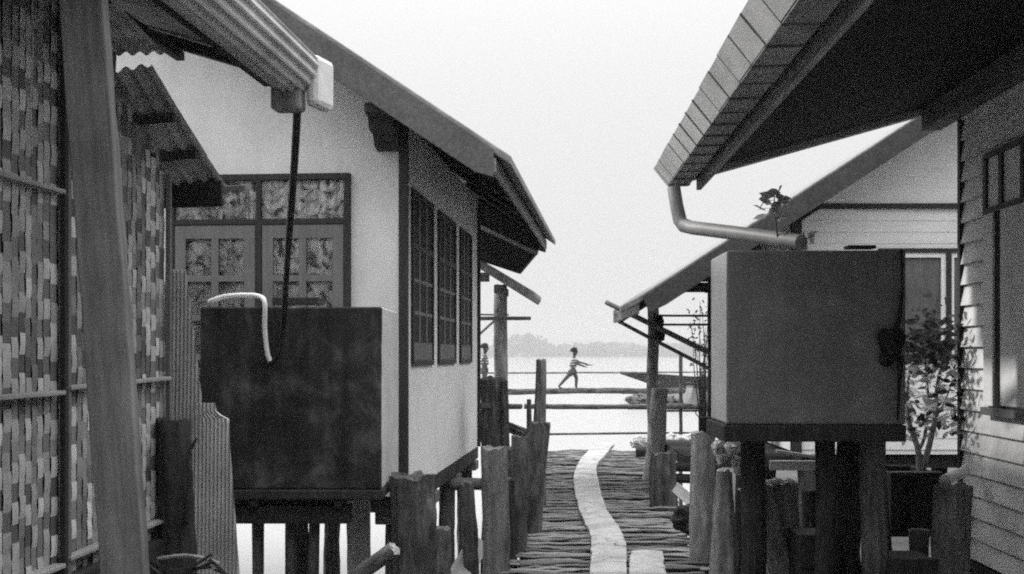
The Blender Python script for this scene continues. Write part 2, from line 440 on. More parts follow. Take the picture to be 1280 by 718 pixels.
# ------------------------------------------------------------------ boardwalk
def deck_x(Y): return .048*(Y-8.18)-.02, 1.34+.080*(Y-8.18)
m = MB(); Y = -1.5
while Y < 18.9:
    wd = rnd.choice((.035, .045, .05, .06, .07, .09)); x0, x1 = deck_x(Y)
    if rnd.random() < .06: Y += .012
    x0 += rnd.uniform(-.10, .06); x1 += rnd.uniform(-.05, .10)
    zt = rnd.uniform(-.014, .008)+(.016 if rnd.random() < .12 else 0); sl_ = rnd.uniform(-.03, .03); sk = rnd.uniform(-.05, .05)
    n = 22; sd_ = rnd.uniform(0, 50); rings = []
    for i in range(n+1):
        t = i/n; x = x0+(x1-x0)*t
        r = wd/2*(1+.28*mnoise.noise(Vector((x*3, sd_, 0)))); hh = .010*(1+.6*mnoise.noise(Vector((x*3, sd_, 5))))
        yy = Y+sk*t+.018*mnoise.noise(Vector((x*2, sd_, 9))); zz = zt+sl_*(t-.5)-.03+.03*mnoise.noise(Vector((x*2.2, sd_*.2, 2)))+.012*mnoise.noise(Vector((x*9, sd_, 2)))
        rings.append([(x, yy+r*math.cos(a)*1.02, zz+hh*math.sin(a)) for a in [2*math.pi*k/8 for k in range(8)]])
    m.loft(rings); Y += wd*rnd.uniform(.84, 1.0)
walk = m.build('boardwalk', M['deckwood'], smooth=True, kind='structure')
um = MB()
for y0_ in range(-1, 19):                            # added dark sheet hides bright water, so the plank gaps read as shade
    a, b = deck_x(y0_), deck_x(min(y0_+1, 18.8))
    um.loft([[(a[0]+.03, y0_, -.085), (a[1]-.03, y0_, -.085), (a[1]-.03, y0_, -.068), (a[0]+.03, y0_, -.068)], [(b[0]+.03, min(y0_+.995, 18.8), -.085), (b[1]-.03, min(y0_+.995, 18.8), -.085), (b[1]-.03, min(y0_+.995, 18.8), -.068), (b[0]+.03, min(y0_+.995, 18.8), -.068)]])
um.build('dark_gap_sheet', M['char'], walk)
for sx in (.12, .5, .88):                           # stringers under the planks
    a, b = deck_x(-1.5), deck_x(18.6)
    pole('stringer', (a[0]+(a[1]-a[0])*sx, -1.5, -.13), (b[0]+(b[1]-b[0])*sx, 18.6, -.13), .06, .06, M['bark'], walk)
for yy in (6, 9, 12, 15, 18.2):
    a = deck_x(yy)
    for x in (a[0]+.12, a[1]-.12): pole('pile', (x, yy, ZW-.4), (x, yy, -.19), .07, .06, M['bark'], walk)

def strip(name, left, right, label, cat):
    """a band of cement laid on the planks: outline measured on the deck, 3 cm thick, slightly uneven"""
    def g(p): Yd = HC*F/(p[1]-HZ); return Vector(((p[0]-CX)/F*Yd, Yd))
    Ls, Rs = [g(p) for p in left], [g(p) for p in right]
    def spl(a, n=44):
        out = []
        for i in range(n+1):
            u = i/n*(len(a)-1); k = min(int(u), len(a)-2); t = u-k
            p0, p1, p2, p3 = a[max(k-1, 0)], a[k], a[k+1], a[min(k+2, len(a)-1)]
            out.append(.5*((2*p1)+(p2-p0)*t+(2*p0-5*p1+4*p2-p3)*t*t+(3*p1-p0-3*p2+p3)*t**3))
        return out
    Ls, Rs = spl(Ls), spl(Rs); rings = []
    for i, (a, b) in enumerate(zip(Ls, Rs)):
        z = .024+.010*mnoise.noise(Vector((a.y*1.4, 0, 3)))
        ja = .015*mnoise.noise(Vector((a.y*5, 1, 1))); jb = .015*mnoise.noise(Vector((a.y*5, 9, 1)))
        rings.append([(a.x+ja, a.y, z-.05), (a.x+ja, a.y, z), (a.x*.67+b.x*.33, (a.y*2+b.y)/3, z+.008), (a.x*.33+b.x*.67, (a.y+2*b.y)/3, z+.006), (b.x+jb, b.y, z), (b.x+jb, b.y, z-.05)])
    mm = MB(); cuts = [0]+[k for k in (7, 15, 23, 32, 39) if len(left) > 4]+[44]
    for a_, b_2 in zip(cuts, cuts[1:]):
        seg = [list(r_) for r_ in rings[a_:b_2+1]]
        seg[0] = [(x+(x2-x)*.06, y+(y2-y)*.06, z+(.002 if a_ % 2 else -.002)) for (x, y, z), (x2, y2, z2) in zip(seg[0], seg[1])]
        mm.loft(seg)
    o = mm.build(name, M['cement'], bevel=.006)
    return tag(o, label, cat)
strip('cement_strip', [(745, 556), (727, 574), (718, 593), (718, 616), (726, 645), (737, 668), (739, 690), (737, 722), (728, 820)],
      [(768, 556), (757, 570), (746, 584), (749, 608), (759, 640), (774, 662), (782, 682), (784, 722), (790, 820)],
      'long pale winding cement strip down the middle of the boardwalk', 'walkway strip')
strip('cement_slab', [(788, 693), (786, 722), (778, 800)], [(828, 693), (833, 722), (846, 800)],
      'short pale cement slab at the bottom beside the winding strip', 'slab')

# ------------------------------------------------------------------ shared house helpers
def corr_sheet(m, p0, p1, q0, q1, pitch, amp, th=.004):
    """corrugated sheet between edge p0-p1 (across the ribs) and q0-q1; ribs run from p to q"""
    p0, p1, q0, q1 = map(Vector, (p0, p1, q0, q1)); W = (p1-p0).length; n = max(8, int(W/pitch*8))
    nrm = (p1-p0).cross(q0-p0).normalized(); k = 8
    for side in (0, 1):
        vs, fs = [], []
        for j in range(k+1):
            for i in range(n+1):
                t, s = i/n, j/k
                c = (p0*(1-t)+p1*t)*(1-s)+(q0*(1-t)+q1*t)*s
                vs.append(c+nrm*(amp*math.sin(2*math.pi*t*W/pitch)+side*th))
        for j in range(k):
            for i in range(n):
                a = j*(n+1)+i; fs.append((a, a+1, a+n+2, a+n+1))
        m.add(vs, fs)
    return m

# ------------------------------------------------------------------ near left: woven bamboo house
RZL = -math.atan(.0867)
BH = thing('bamboo_house', 'near left house with a wall of woven bamboo strips', 'house', (-2.03, 7, 0), RZL)
mo, mu = MB(), MB(); to, tu = [], []; row_tone = [rnd.random() for _ in range(60)]; cw, ch = .072, .090
def wall_top(y): return 3.26 if y < -.72 else 3.0-.42*(y+.72)/.72
y = -5.4; i = 0
while y < -.02:                                     # split bamboo: wide strips pass over and under, staggered from column to column
    col_tone = rnd.random(); wdt = cw*rnd.uniform(.75, 1.2); z = .42+[0, .5, .25, .75][i % 4]*ch; j = 0
    while z < 3.24:
        h = ch*rnd.uniform(.92, 1.08)
        if z+h < wall_top(y):
            over = (i+j) % 2 == 0
            if rnd.random() < .16: over = not over
            y0_, y1_ = y+rnd.uniform(.001, .005), y+wdt*rnd.uniform(.9, .99); lean_ = rnd.uniform(-.008, .008); vs_ = []
            for q in range(5):
                t = q/4; b = (.006+.003*math.sin(math.pi*t)) if over else (.004+.001*t)
                vs_ += [(b, y0_+lean_*t, z+h*(t*1.04-.02 if over else t)), (b+.0008, (y0_+y1_)/2+lean_*t, z+h*(t*1.04-.02 if over else t)), (b, y1_+lean_*t, z+h*(t*1.04-.02 if over else t))]
            f_ = []
            for q in range(4): f_ += [(3*q, 3*q+1, 3*q+4, 3*q+3), (3*q+1, 3*q+2, 3*q+5, 3*q+4)]
            (mo if over else mu).add(vs_, f_)
            tv = .55*(col_tone if over else row_tone[j])+.45*rnd.random(); (to if over else tu).extend([tv]*len(f_))
        z += h; j += 1
    y += wdt; i += 1
for mm_, nm_, mt_, tt_ in ((mo, 'woven_panel', 'bambooweave', to), (mu, 'weft', 'bambooweft', tu)):
    ob_ = mm_.build(nm_, M[mt_], BH); at_ = ob_.data.attributes.new('strip_tone', 'FLOAT', 'FACE'); at_.data.foreach_set('value', tt_)
    nt_ = M[mt_].node_tree; an_ = nt_.nodes.new('ShaderNodeAttribute'); an_.attribute_name = 'strip_tone'
    for nd in nt_.nodes:
        if nd.type == 'NEW_GEOMETRY':
            for lk in list(nd.outputs['Random Per Island'].links): nt_.links.new(an_.outputs['Fac'], lk.to_socket)
m = MB().box(-.06, -.004, -16, 0, .4, 3.3 - .75)
m.box(-.06, -.004, -16, -.75, 2.55, 3.28); m.box(-4, -.06, -.06, -.0, .4, 2.55)
m.build('wall_backing', M['wood_dark'], BH)
for zz in (.50, 1.31, 2.25):
    stick('batten', (.032, -5.4, zz-.01), (.032, -1.38, zz+.01), .06, .022, M['wood_pale'], BH)
    stick('batten', (.032, -1.32, zz+.03), (.032, -.03, zz+.05), .055, .022, M['wood_pale'], BH) if zz < 2 else None
for yy, ww in ((-1.35, .028), (-1.305, .022), (-.02, .03)):
    stick('upright', (.036, yy, .42), (.036, yy, 3.24 if yy < -1 else 2.55), ww, .03, M['wood'] if yy > -1.33 else M['wood_dark'], BH)
stick('floor_beam', (.01, -5.4, .40), (.01, .05, .40), .12, .10, M['wood_dark'], BH)
rf = MB(); pit = math.tan(R(17)); xe = .78; ze = 3.14
def zr(x): return ze+(xe-x)*pit
rf.prism([(xe, zr(xe)), (xe, zr(xe)+.03), (-1.9, zr(-1.9)+.03), (-4.6, zr(-1.9)-2.7*pit+.03), (-4.6, zr(-1.9)-2.7*pit), (-1.9, zr(-1.9))], 'y', -16, .05)
rf = rf.build('roof', M['metal_rust'], BH)
for yy in (-5, -3.4, -1.7, -.05): stick('rafter', (xe-.02, yy, zr(xe)-.045), (-1.9, yy, zr(-1.9)-.045), .06, .085, M['wood_dark'], rf)
for xx in (.62, .1): stick('purlin', (xx, -6.4, zr(xx)-.115), (xx, .0, zr(xx)-.115), .05, .05, M['wood_dark'], rf)
# ribbed sheet bent into a gutter under the eave
gm = MB(); prof = []
for k in range(49):
    t = k/48; a = R(200)+t*R(165)
    rr = 1+.05*math.sin(t*math.pi*18)
    prof.append((xe-.02+.155*rr*math.cos(a), ze+.05+.185*rr*math.sin(a)))
rings = []
for yy in (-15.9, -6.4, -4, -2, -.9, .04): rings.append([(x, yy, z) for x, z in prof]+[(x*.97+xe*.03, yy, z+.006) for x, z in prof[::-1]])
gm.loft(rings)
gut = gm.build('gutter', M['metal'], BH, smooth=False)
MB().box(xe-.13, xe+.045, -.07, .08, ze-.235, ze-.08).build('outlet', M['metal_rust'], gut, bevel=.02)
bx = MB().box(-.04, .055, -.11, .11, -.15, .15).build('rain_box', M['white_plastic'], gut, loc=(xe+.115, .10, ze-.06), rot=(0, 0, R(-12)), bevel=.035)
MB().box(-.03, .06, -.03, .03, .155, .175).build('cap', M['white_plastic'], bx, bevel=.008) if False else None
# stepped lean-to of rusty sheets at the far end of the wall
LT = MB()
for k in range(3):
    y0, y1 = -.75+.36*k, -.75+.36*k+.46
    za = 3.0-.355*(y0+.75); zb = za-.355*.46-.02
    corr_sheet(LT, (.225, y0, za+.006-.02*k), (-.5, y0, za-.10-.02*k), (.225+.01*k, y1, zb-.02*k), (-.5, y1, zb-.10-.02*k), .082, .015)
corr_sheet(LT, (.24, -1.25, 3.19), (-.5, -1.25, 3.19), (.24, -.62, 3.10), (-.5, -.62, 3.10), .076, .012)
lt = LT.build('awning', M['awning'], BH)
for yy, zz in ((-.40, 2.80), (-.03, 2.66), (.31, 2.53)): stick('purlin', (.21, yy, zz), (-.5, yy, zz-.05), .045, .045, M['wood_dark'], lt)
stick('end_board', (.24, .32, 2.48), (-.6, .32, 2.46), .16, .025, M['wood_dark'], lt)
stick('rail_end', (.05, .34, 2.50), (.36, .40, 2.52), .035, .035, M['wood'], lt)

a, b = P(103, -20, 4.55), P(172, 745, 4.45)
sp = stick('eave_post', a, Vector((b.x+.06, b.y, -.75)), .165, .075, M['wood'], None, .006, .003)
tag(sp, 'tall leaning squared timber post in front of the woven wall', 'post')
rod_ = MB().tube([P(40, -5, 4.9), P(41, 60, 4.9), P(38, 130, 4.9), P(40, 192, 4.9)], .004, 6).build('cord', M['cloth_pale'], None, smooth=True)
tag(rod_, 'thin cord hanging down in front of the woven wall', 'cord')

# ------------------------------------------------------------------ tin sheets and charred stump
def tin(name, label, pl, pr, Y, tilt, seed):
    """narrow upright corrugated sheet; pl / pr: left and right edge (px, py) lists from top to bottom"""
    def edge(pts, py):
        for (x0, y0), (x1, y1) in zip(pts, pts[1:]):
            if y0 <= py <= y1: return x0+(x1-x0)*(py-y0)/max(1e-6, y1-y0)
        return pts[-1][0] if py > pts[-1][1] else pts[0][0]
    top, bot = pl[0][1], pl[-1][1]; m = MB(); k, n = 46, 130
    for side in (0, 1):
        vs, fs = [], []
        for j in range(k+1):
            py = top+(bot-top)*j/k; xl, xr = edge(pl, py), edge(pr, py)
            for i in range(n+1):
                p = P(xl+(xr-xl)*i/n, py, Y)
                o = .006*math.sin(p.x*2*math.pi/.024)+.01*mnoise.noise(Vector((p.x*6, p.z*3, seed)))
                vs.append((p.x, p.y-tilt*(p.z-.5)*-1+o+side*.003, p.z))
        for j in range(k):
            for i in range(n):
                a = j*(n+1)+i; fs.append((a, a+1, a+n+2, a+n+1))
        m.add(vs, fs)
    return tag(m.build(name, M['metal'], None, smooth=True), label, 'metal sheet', 'ribbed tin sheets leaning by the dark tank')
tin('tin_sheet', 'tall narrow ribbed tin sheet standing against the woven wall', [(203, 336), (200, 420), (200, 700), (200, 730)], [(229, 336), (238, 400), (251, 500), (252, 560), (252, 730)], 7.55, .04, 1)
tin('tin_sheet', 'short ribbed tin sheet with a notched top leaning on the dark tank', [(244, 504), (240, 520), (240, 696), (240, 735)], [(268, 504), (270, 518), (285, 521), (290, 600), (298, 690), (301, 735)], 7.48, .03, 2)

st = thing('charred_stump', 'charred dark stump with a side twig in front of the tin sheets', 'stump', P(220, 760, 6.9))
o0 = Vector(st.location); st.location = (o0.x, o0.y, -.75)
def rel(p, root): return Vector(p)-Vector(root.location)
pole('trunk', (0, 0, 0), rel(P(219, 527, 6.9), st), .112, .098, M['char'], st, 16, .12, topmat=M['char'])
rod('twig', [rel(P(232, 655, 6.8), st), rel(P(238, 600, 6.78), st), rel(P(236, 570, 6.78), st), rel(P(246, 548, 6.76), st)], [.02, .017, .013, .006], M['char'], st)
hs = rod('bent_stick', [P(196, 699, 6.6), P(225, 695, 6.55), P(250, 697, 6.5), P(274, 705, 6.5)], .011, M['wood_pale'])
tag(hs, 'pale bent stick lying low beside the charred stump', 'stick')
sd_ = MB()
for k in range(26):
    c = P(rnd.uniform(200, 280), rnd.uniform(708, 735), rnd.uniform(6.4, 7.2)); sd_.beam(c, c+Vector((rnd.uniform(-.2, .2), rnd.uniform(-.2, .2), rnd.uniform(-.1, .12))), .02, .015)
tag(sd_.build('brushwood', M['char']), 'dark tangle of brushwood at the foot of the tin sheets', 'brushwood', kind='stuff')

# ------------------------------------------------------------------ dark water tank on the left, with its stand and hoses
def tank(name, label, x0, x1, y0, y1, z0, z1, mat, rz, dent=0.0):
    t = thing(name, label, 'water tank', (x0, y0, z0), rz)
    W, D, H = x1-x0, y1-y0, z1-z0; th = .06
    m = MB()
    n = 14
    def wob(u, v, s): return .006*mnoise.noise(Vector((u*3, v*3, s)))
    # open box: outer shell, rim, inner shell
    def ring(z, ins, jit): return [(ins+wob(z, 0, 1), ins, z+jit*mnoise.noise(Vector((0, 0, z)))), (W-ins+wob(z, 1, 2), ins, z), (W-ins+wob(z, 2, 3), D-ins, z), (ins, D-ins, z)]
    rings = [ring(H*k/8, 0, 0) for k in range(9)] + [ring(H, th, 0)] + [ring(H*.25, th, 0)]
    m.loft(rings)
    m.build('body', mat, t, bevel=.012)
    MB().box(th+.002, W-th-.002, th+.002, D-th-.002, H-.16, H-.15).build('water_surface', M['water'], t)
    return t
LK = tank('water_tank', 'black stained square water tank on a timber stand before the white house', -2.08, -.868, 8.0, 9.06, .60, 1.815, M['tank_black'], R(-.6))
lid = stick('lid_board', P(345, 377, 8.3), P(402, 377, 8.3), .05, .28, M['wood_dark']); tag(lid, 'dark board lying across the top of the black tank', 'board')
ST = thing('tank_stand', 'low timber stand with thin legs under the black tank', 'stand', (-1.5, 8.5, ZW-.3))
def s_(p): return Vector(p)-Vector(ST.location)
MB().box(-.60, .64, -.515, .57, .53+1.6, .597+1.6).build('top_slab', M['wood_dark'], ST, bevel=.01)
for yy in (8.12, 8.9):
    stick('cross_beam', s_((-2.02, yy, .42)), s_((-1.09, yy, .42)), .12, .10, M['wood_dark'], ST)
for xx in (-2.0, -1.72, -1.16):
    stick('joist', s_((xx, 8.0, .505)), s_((xx, 9.0, .505)), .05, .045, M['wood_dark'], ST)
for px in (324, 366, 393):
    x = (px-CX)/F*8.25
    pole('leg', s_((x, 8.2, ZW-.3)), s_((x, 8.2, .37)), .043, .040, M['bark'], ST, 10)
pb = stick('board_post', (-1.09, 8.85, ZW-.3), (-1.125, 8.75, .47), .17, .05, M['wood_pale'], rag=.003); tag(pb, 'gray upright board behind the stand of the black tank', 'board')

hp = [P(371, 130, 7.0), P(371, 150, 7.02), P(367, 220, 7.25), P(361, 300, 7.5), P(357, 360, 7.78), P(353, 415, 7.93), P(346, 444, 7.95), P(339, 453, 7.95), P(336, 447, 7.95)]
tag(rod('black_hose', hp, [.027, .025, .024, .023, .021, .019, .017, .015, .012], M['rubber']), 'black hose hanging from the gutter outlet and looping before the black tank', 'hose')
wp = [P(262, 377, 8.5), P(280, 371, 8.25), P(305, 369, 8.1), P(325, 371, 8.0), P(331, 380, 7.95), P(331, 410, 7.95), P(334, 440, 7.95), P(338, 452, 7.95)]
tag(rod('white_hose', wp, .0165, M['white_plastic']), 'white hose bent over the rim of the black tank', 'hose')

# ------------------------------------------------------------------ white gabled house on the left
WH = thing('white_house', 'white plastered stilt house with gabled roof behind the black tank', 'house', (-.886, 9.7, 0), RZL)
FZ, WL = .35, 5.3
pitch = math.tan(R(34)); XE, ZE = .93, 2.93           # eave edge
def zw(x): return ZE+(XE-x)*pitch
XR = -3.0
wall = MB().prism([(-6.9, FZ), (0, FZ), (0, zw(0)-.12), (XR, zw(XR)-.12), (-6.9, zw(XR)-3.9*pitch-.12)], 'y', .0, WL)
wall.build('wall', M['plaster'], WH)
stick('corner_board', (.012, -.008, FZ), (.012, -.008, 3.36), .075, .05, M['trim'], WH)
stick('corner_board', (.014, WL-.03, FZ), (.014, WL-.03, 3.3), .05, .04, M['trim'], WH)
MB().box(-6.8, .01, .05, WL-.03, FZ-.14, FZ-.004).build('floor_frame', M['wood_dark'], WH)
r = MB(); T = .07
r.prism([(XE, zw(XE)), (XE, zw(XE)+T), (XR, zw(XR)+T), (XR-4.3, zw(XR)+T-4.3*pitch), (XR-4.3, zw(XR)-4.3*pitch), (XR, zw(XR))], 'y', -.55, 6.15)
rw = r.build('roof', M['rooftop'], WH, bevel=.012)
def bb(y, x0=.80, h=.27, th=.03, top=.035):
    q = MB(); q.prism([(x0, zw(x0)+top), (x0, zw(x0)+top-h*.8), (x0-.14, zw(x0-.14)+top-h), (XR, zw(XR)+top-h), (XR-3.9, zw(XR)-3.9*pitch+top-h), (XR-3.9, zw(XR)-3.9*pitch+top), (XR, zw(XR)+top)], 'y', y-th, y)
    return q.build('bargeboard', M['barge'], rw, bevel=.004)
bb(-.555); bb(6.19)
stick('fascia', (.80, -.54, zw(.80)-.085), (.80, 6.14, zw(.80)-.085), .03, .11, M['wood_pale'], rw)
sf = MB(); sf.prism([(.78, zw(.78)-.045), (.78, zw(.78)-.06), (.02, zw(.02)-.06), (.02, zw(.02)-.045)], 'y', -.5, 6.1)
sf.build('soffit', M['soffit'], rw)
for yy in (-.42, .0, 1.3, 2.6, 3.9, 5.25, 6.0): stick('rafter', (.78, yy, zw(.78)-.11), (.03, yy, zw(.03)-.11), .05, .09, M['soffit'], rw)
MB().prism([(-.10, 3.50), (.72, 2.96), (.70, 2.82), (.47, 2.55), (-.10, 2.74)], 'y', 5.95, 6.14).build('rear_eave', M['soffit'], WH, bevel=.01)
stick('eave_batten', (-.10, 5.93, 3.19), (.71, 5.93, 2.80), .05, .03, M['wood_pale'], WH)
br = MB().prism([(-.53, zw(0)-.13), (-.53, zw(0)-.20), (-.40, zw(0)-.22), (-.36, zw(0)-.30), (-.20, zw(0)-.32), (-.14, zw(0)-.40), (-.01, zw(0)-.42), (-.01, zw(0)-.13)], 'x', -.20, .0)
br.build('eave_bracket', M['trim'], WH)
# facade window with floral curtains
wx0, wx1, wzt, wzb = -1.93, -.42, 2.965, .95
def win_front():
    fr = MB(); y0, y1 = -.055, -.002; c = (-1.175)
    fr.box(wx0, wx1, y0, y1, wzt-.05, wzt); fr.box(wx0, wx0+.05, y0, y1, wzb, wzt-.05); fr.box(wx1-.05, wx1, y0, y1, wzb, wzt-.05)
    fr.box(wx0+.05, wx1-.05, y0, y1, wzb, wzb+.05); fr.box(wx0+.05, wx1-.05, y0, y1, 2.555, 2.60)
    fr.box(c-.025, c+.025, y0, y1, wzb+.05, 2.555); fr.box(c-.02, c+.02, y0, y1, 2.60, wzt-.05)
    w_ = fr.build('window', M['trim'], WH, bevel=.003)
    cu = MB()
    for k in range(60):
        xa, xb = wx0+.05+(wx1-wx0-.1)*k/60, wx0+.05+(wx1-wx0-.1)*(k+1)/60
        ya, yb = -.010-.004*math.sin(k*1.1), -.010-.004*math.sin((k+1)*1.1)
        cu.add([(xa, ya, wzb+.05), (xb, yb, wzb+.05), (xb, yb, wzt-.05), (xa, ya, wzt-.05)], [(0, 1, 2, 3)])
    cu.build('curtain', M['curtain'], w_, smooth=True)
    MB().box(wx0+.05, wx1-.05, -.022, -.019, 2.60, wzt-.05).build('glass', M['glass'], w_)
    for a, b in ((wx0+.05, c-.025), (c+.025, wx1-.05)):
        cs = MB(); ya, yb = -.048, -.024; W = b-a
        e = .095; zt, zb = 2.55, wzb+.055
        cs.box(a+.004, a+e, ya, yb, zb, zt); cs.box(b-e, b-.004, ya, yb, zb, zt); cs.box(a+e, b-e, ya, yb, zt-.11, zt); cs.box(a+e, b-e, ya, yb, zb, zb+.1)
        cs.box((a+b)/2-.03, (a+b)/2+.03, ya, yb, zb+.1, zt-.11)
        for zz in (2.09, 1.77, 1.45):
            cs.box(a+e, (a+b)/2-.03, ya, yb, zz, zz+.05); cs.box((a+b)/2+.03, b-e, ya, yb, zz, zz+.05)
        cs.build('casement', M['casement'], w_, bevel=.003)
        MB().box(a+e, b-e, -.034, -.031, zb+.1, zt-.11).build('glass', M['glass'], w_)
win_front()
# three barred windows along the side wall
for (ya, yb) in ((.40, 1.56), (1.90, 3.14), (3.52, 4.55)):
    zt, zb = 2.90, 1.40
    fr = MB(); xo = .024
    fr.box(.002, xo, ya, ya+.05, zb, zt); fr.box(.002, xo, yb-.05, yb, zb, zt); fr.box(.002, xo, ya+.05, yb-.05, zt-.05, zt); fr.box(.002, xo, ya+.05, yb-.05, zb, zb+.05)
    fr.box(.002, xo-.006, ya+.05, yb-.05, 2.40, 2.45)
    for k in (1, 2):
        yy = ya+(yb-ya)*k/3
    w_ = fr.build('window', M['trim'], WH, bevel=.003)
    rr_ = MB()
    for k in (1, 2):
        yy = ya+(yb-ya)*k/3
        rr_.box(.0066, xo-.009, yy-.03, yy+.03, zb+.2, 2.40); rr_.box(.0066, xo-.009, yy-.03, yy+.03, 2.45, zt-.05)
    for zz in (2.12, 1.84): rr_.box(.006, xo-.012, ya+.05, yb-.05, zz, zz+.03)
    rr_.build('rail', M['casement'], w_)
    MB().box(.003, .0065, ya+.05, yb-.05, zb+.2, zt-.05).build('screen', M['screen'], w_)
    MB().box(.003, .012, ya+.05, yb-.05, zb+.05, zb+.2).build('kick_panel', M['wood_mid'], w_)
for yy in (.35, 1.75, 3.4, 5.0):
    for xx in (-.12, -1.78, -3.4, -5.8):
        if yy < 3 and xx == -1.78: continue
        s = pole('stilt', (xx+rnd.uniform(-.05, .05), yy, ZW-.4), (xx, yy, FZ-.27), .10, .085, M['bark'], WH, 12, .1)
        MB().box(-.15, .15, -.14, .14, 0, .11).build('cap_block', M['wood'], WH, loc=(xx, yy, FZ-.262), bevel=.012)

# porch behind the white house
PO = thing('porch', 'small open porch with a sloping roof behind the white house', 'porch', (P(598, 560, 15.7).x, 15.7, ZW-.3), RZL)
def pz(z): return z-ZW+.3
MB().prism([(-1.6, pz(3.72)), (-1.6, pz(3.62)), (.70, pz(2.19)), (.74, pz(2.25)), (.74, pz(2.31))], 'y', .0, 1.3).build('roof', M['bark_light'], PO, bevel=.01)
stick('beam', (-1.0, .2, pz(2.52)), (.12, .2, pz(2.52)), .12, .1, M['wood'], PO)
stick('beam', (.24, .12, pz(2.36)), (.24, 1.2, pz(2.36)), .10, .1, M['wood'], PO)
pole('post', (.30, .3, 0), (.26, .25, pz(2.42)), .10, .088, M['bark_light'], PO, 12, .06)
pole('post', (-.9, .3, 0), (-.9, .25, pz(2.5)), .10, .088, M['bark'], PO, 12, .06)
pole('rail', (-.35, .1, pz(1.97)), (.68, .1, pz(1.97)), .026, .024, M['wood'], PO, 8)
pole('rail', (-.4, .5, pz(2.04)), (.35, .5, pz(2.03)), .012, .012, M['wood'], PO, 8)
pole('brace', (-.05, .12, pz(1.72)), (.24, .14, pz(1.98)), .016, .016, M['wood_pale'], PO, 8)

# ------------------------------------------------------------------ posts and stumps on the left
GP = 'weathered posts and stumps along the boardwalk'
def post(name, label, top, bot, wt, wb, Y, zb, mat='bark', rough=.09, cat='post', topmat=None, n=14):
    a, b = P(top[0], top[1], Y), P(bot[0], bot[1], Y)
    d = (a-b)/(a.z-b.z); base = b+d*(zb-b.z)
    r1, r0 = wt/2*Y/F, wb/2*Y/F
    o = pole(name, base, a, r0, r1, M[mat], None, n, rough, topmat=M[topmat] if topmat else None)
    return tag(o, label, cat, GP)
post('stump', 'broad dark stump at the near corner of the white house', (513, 594), (512, 718), 54, 60, 8.35, ZW-.4, 'bark', .15, 'stump')
post('stump', 'low knotty stump hidden close behind the broad dark stump', (545, 660), (545, 718), 30, 34, 8.7, ZW-.4, 'bark_pale', .2, 'stump')
post('mooring_post', 'rough thick post at the left edge of the boardwalk, nearest the bottom', (617, 560), (620, 718), 33, 36, 8.6, ZW-.4, 'bark_pale', .06)
post('mooring_post', 'narrow post on the boardwalk edge right of the rough thick post', (649, 546), (648, 690), 22, 25, 9.3, -.06, 'bark', .10)
post('mooring_post', 'slanting post with a flat top below the tapered pile', (673, 529), (664, 665), 27, 28, 10.2, -.06, 'bark', .07)
post('tapered_pile', 'tapered pile rising above the slanting post, cut flat on top', (675, 450), (674, 560), 13, 28, 12.0, ZW-.4, 'bark_pale', .05, 'pile')
post('thick_pile', 'thick dark pile below the porch post, beside the white house', (615, 473), (617, 560), 30, 37, 13.4, ZW-.4, 'bark', .08, 'pile')
post('thin_pile', 'thin pile with a ragged tip tight against the thick dark pile', (630, 476), (632, 560), 9, 13, 13.3, ZW-.4, 'bark', .08, 'pile')
post('thin_stake', 'thin stake just left of the tapered pile', (661, 500), (660, 590), 5, 6, 12.2, ZW-.4, 'bark', .05, 'stake')
post('short_log', 'short dark log upright behind the thick boardwalk posts', (645, 560), (646, 640), 30, 30, 10.6, -.06, 'bark', .18, 'log')
lg = pole('tilted_log', P(432, 735, 8.1), P(494, 686, 7.9), .052, .045, M['bark_pale'], None, 12, .14, topmat=M['cut']); tag(lg, 'pale log tilted against the broad dark stump', 'log')
lg = pole('cross_log', P(566, 606, 9.6), P(652, 604, 10.0), .05, .05, M['bark'], None, 10, .1); tag(lg, 'dark cross log lashed low between the left posts', 'log')
pl_ = stick('gangplank', P(562, 740, 8.8), P(600, 676, 9.4), .17, .035, M['wood_pale']); tag(pl_, 'pale plank sloping down between the left posts', 'plank')
lg = pole('cross_log', P(600, 508, 13.2), P(651, 508, 13.6), .035, .03, M['bark'], None, 10, .1); tag(lg, 'short dark pole sticking out right of the thick dark pile', 'pole')
lg = pole('leaning_log', P(630, 532, 14.2), P(672, 550, 12.6), .06, .06, M['bark'], None, 10, .14); tag(lg, 'dark log leaning from the thin pile down to the tapered pile', 'log')

# ------------------------------------------------------------------ near right house
DR = .032
RH = thing('sided_house', 'near right house with lapped board siding and a broad eave', 'house', (3.126, 8.3, 0), -math.atan(DR))
zs = .13; pit = math.tan(R(15.5))
m = MB(); e = .142; z = zs; k = 0
while z < 3.5:
    m.add([(-.036, -16, z), (-.036, -.03, z), (-.006, -.03, z+e+.012), (-.006, -16, z+e+.012), (-.012, -16, z), (-.012, -.03, z)],
          [(0, 1, 2, 3), (4, 5, 1, 0)])
    z += e
m.build('siding', M['siding'], RH)
wb = MB().box(0, 5.5, -16, 0, zs, 3.42); wb.prism([(0, 3.42), (5.5, 3.42), (2.75, 3.42+2.75*pit-.1)], 'y', -.1, 0)
wb.build('wall', M['siding'], RH)
stick('corner_board', (-.02, -.006, zs-.1), (-.02, -.006, 3.2), .04, .055, M['trim'], RH)
stick('sill_beam', (.02, -5.2, zs-.10), (.02, 0, zs-.10), .14, .16, M['wood_dark'], RH)
for yy in (-.1, -1.8, -3.5, -5): 
    for xx in (.15, 2.5, 5): pole('stilt', (xx, yy, -.5), (xx, yy, zs-.18), .10, .09, M['bark'], RH, 12, .1)
XI = -1.83                                            # inner edge of the gutter
def zrr(x): return 2.755+(x-XI)*pit
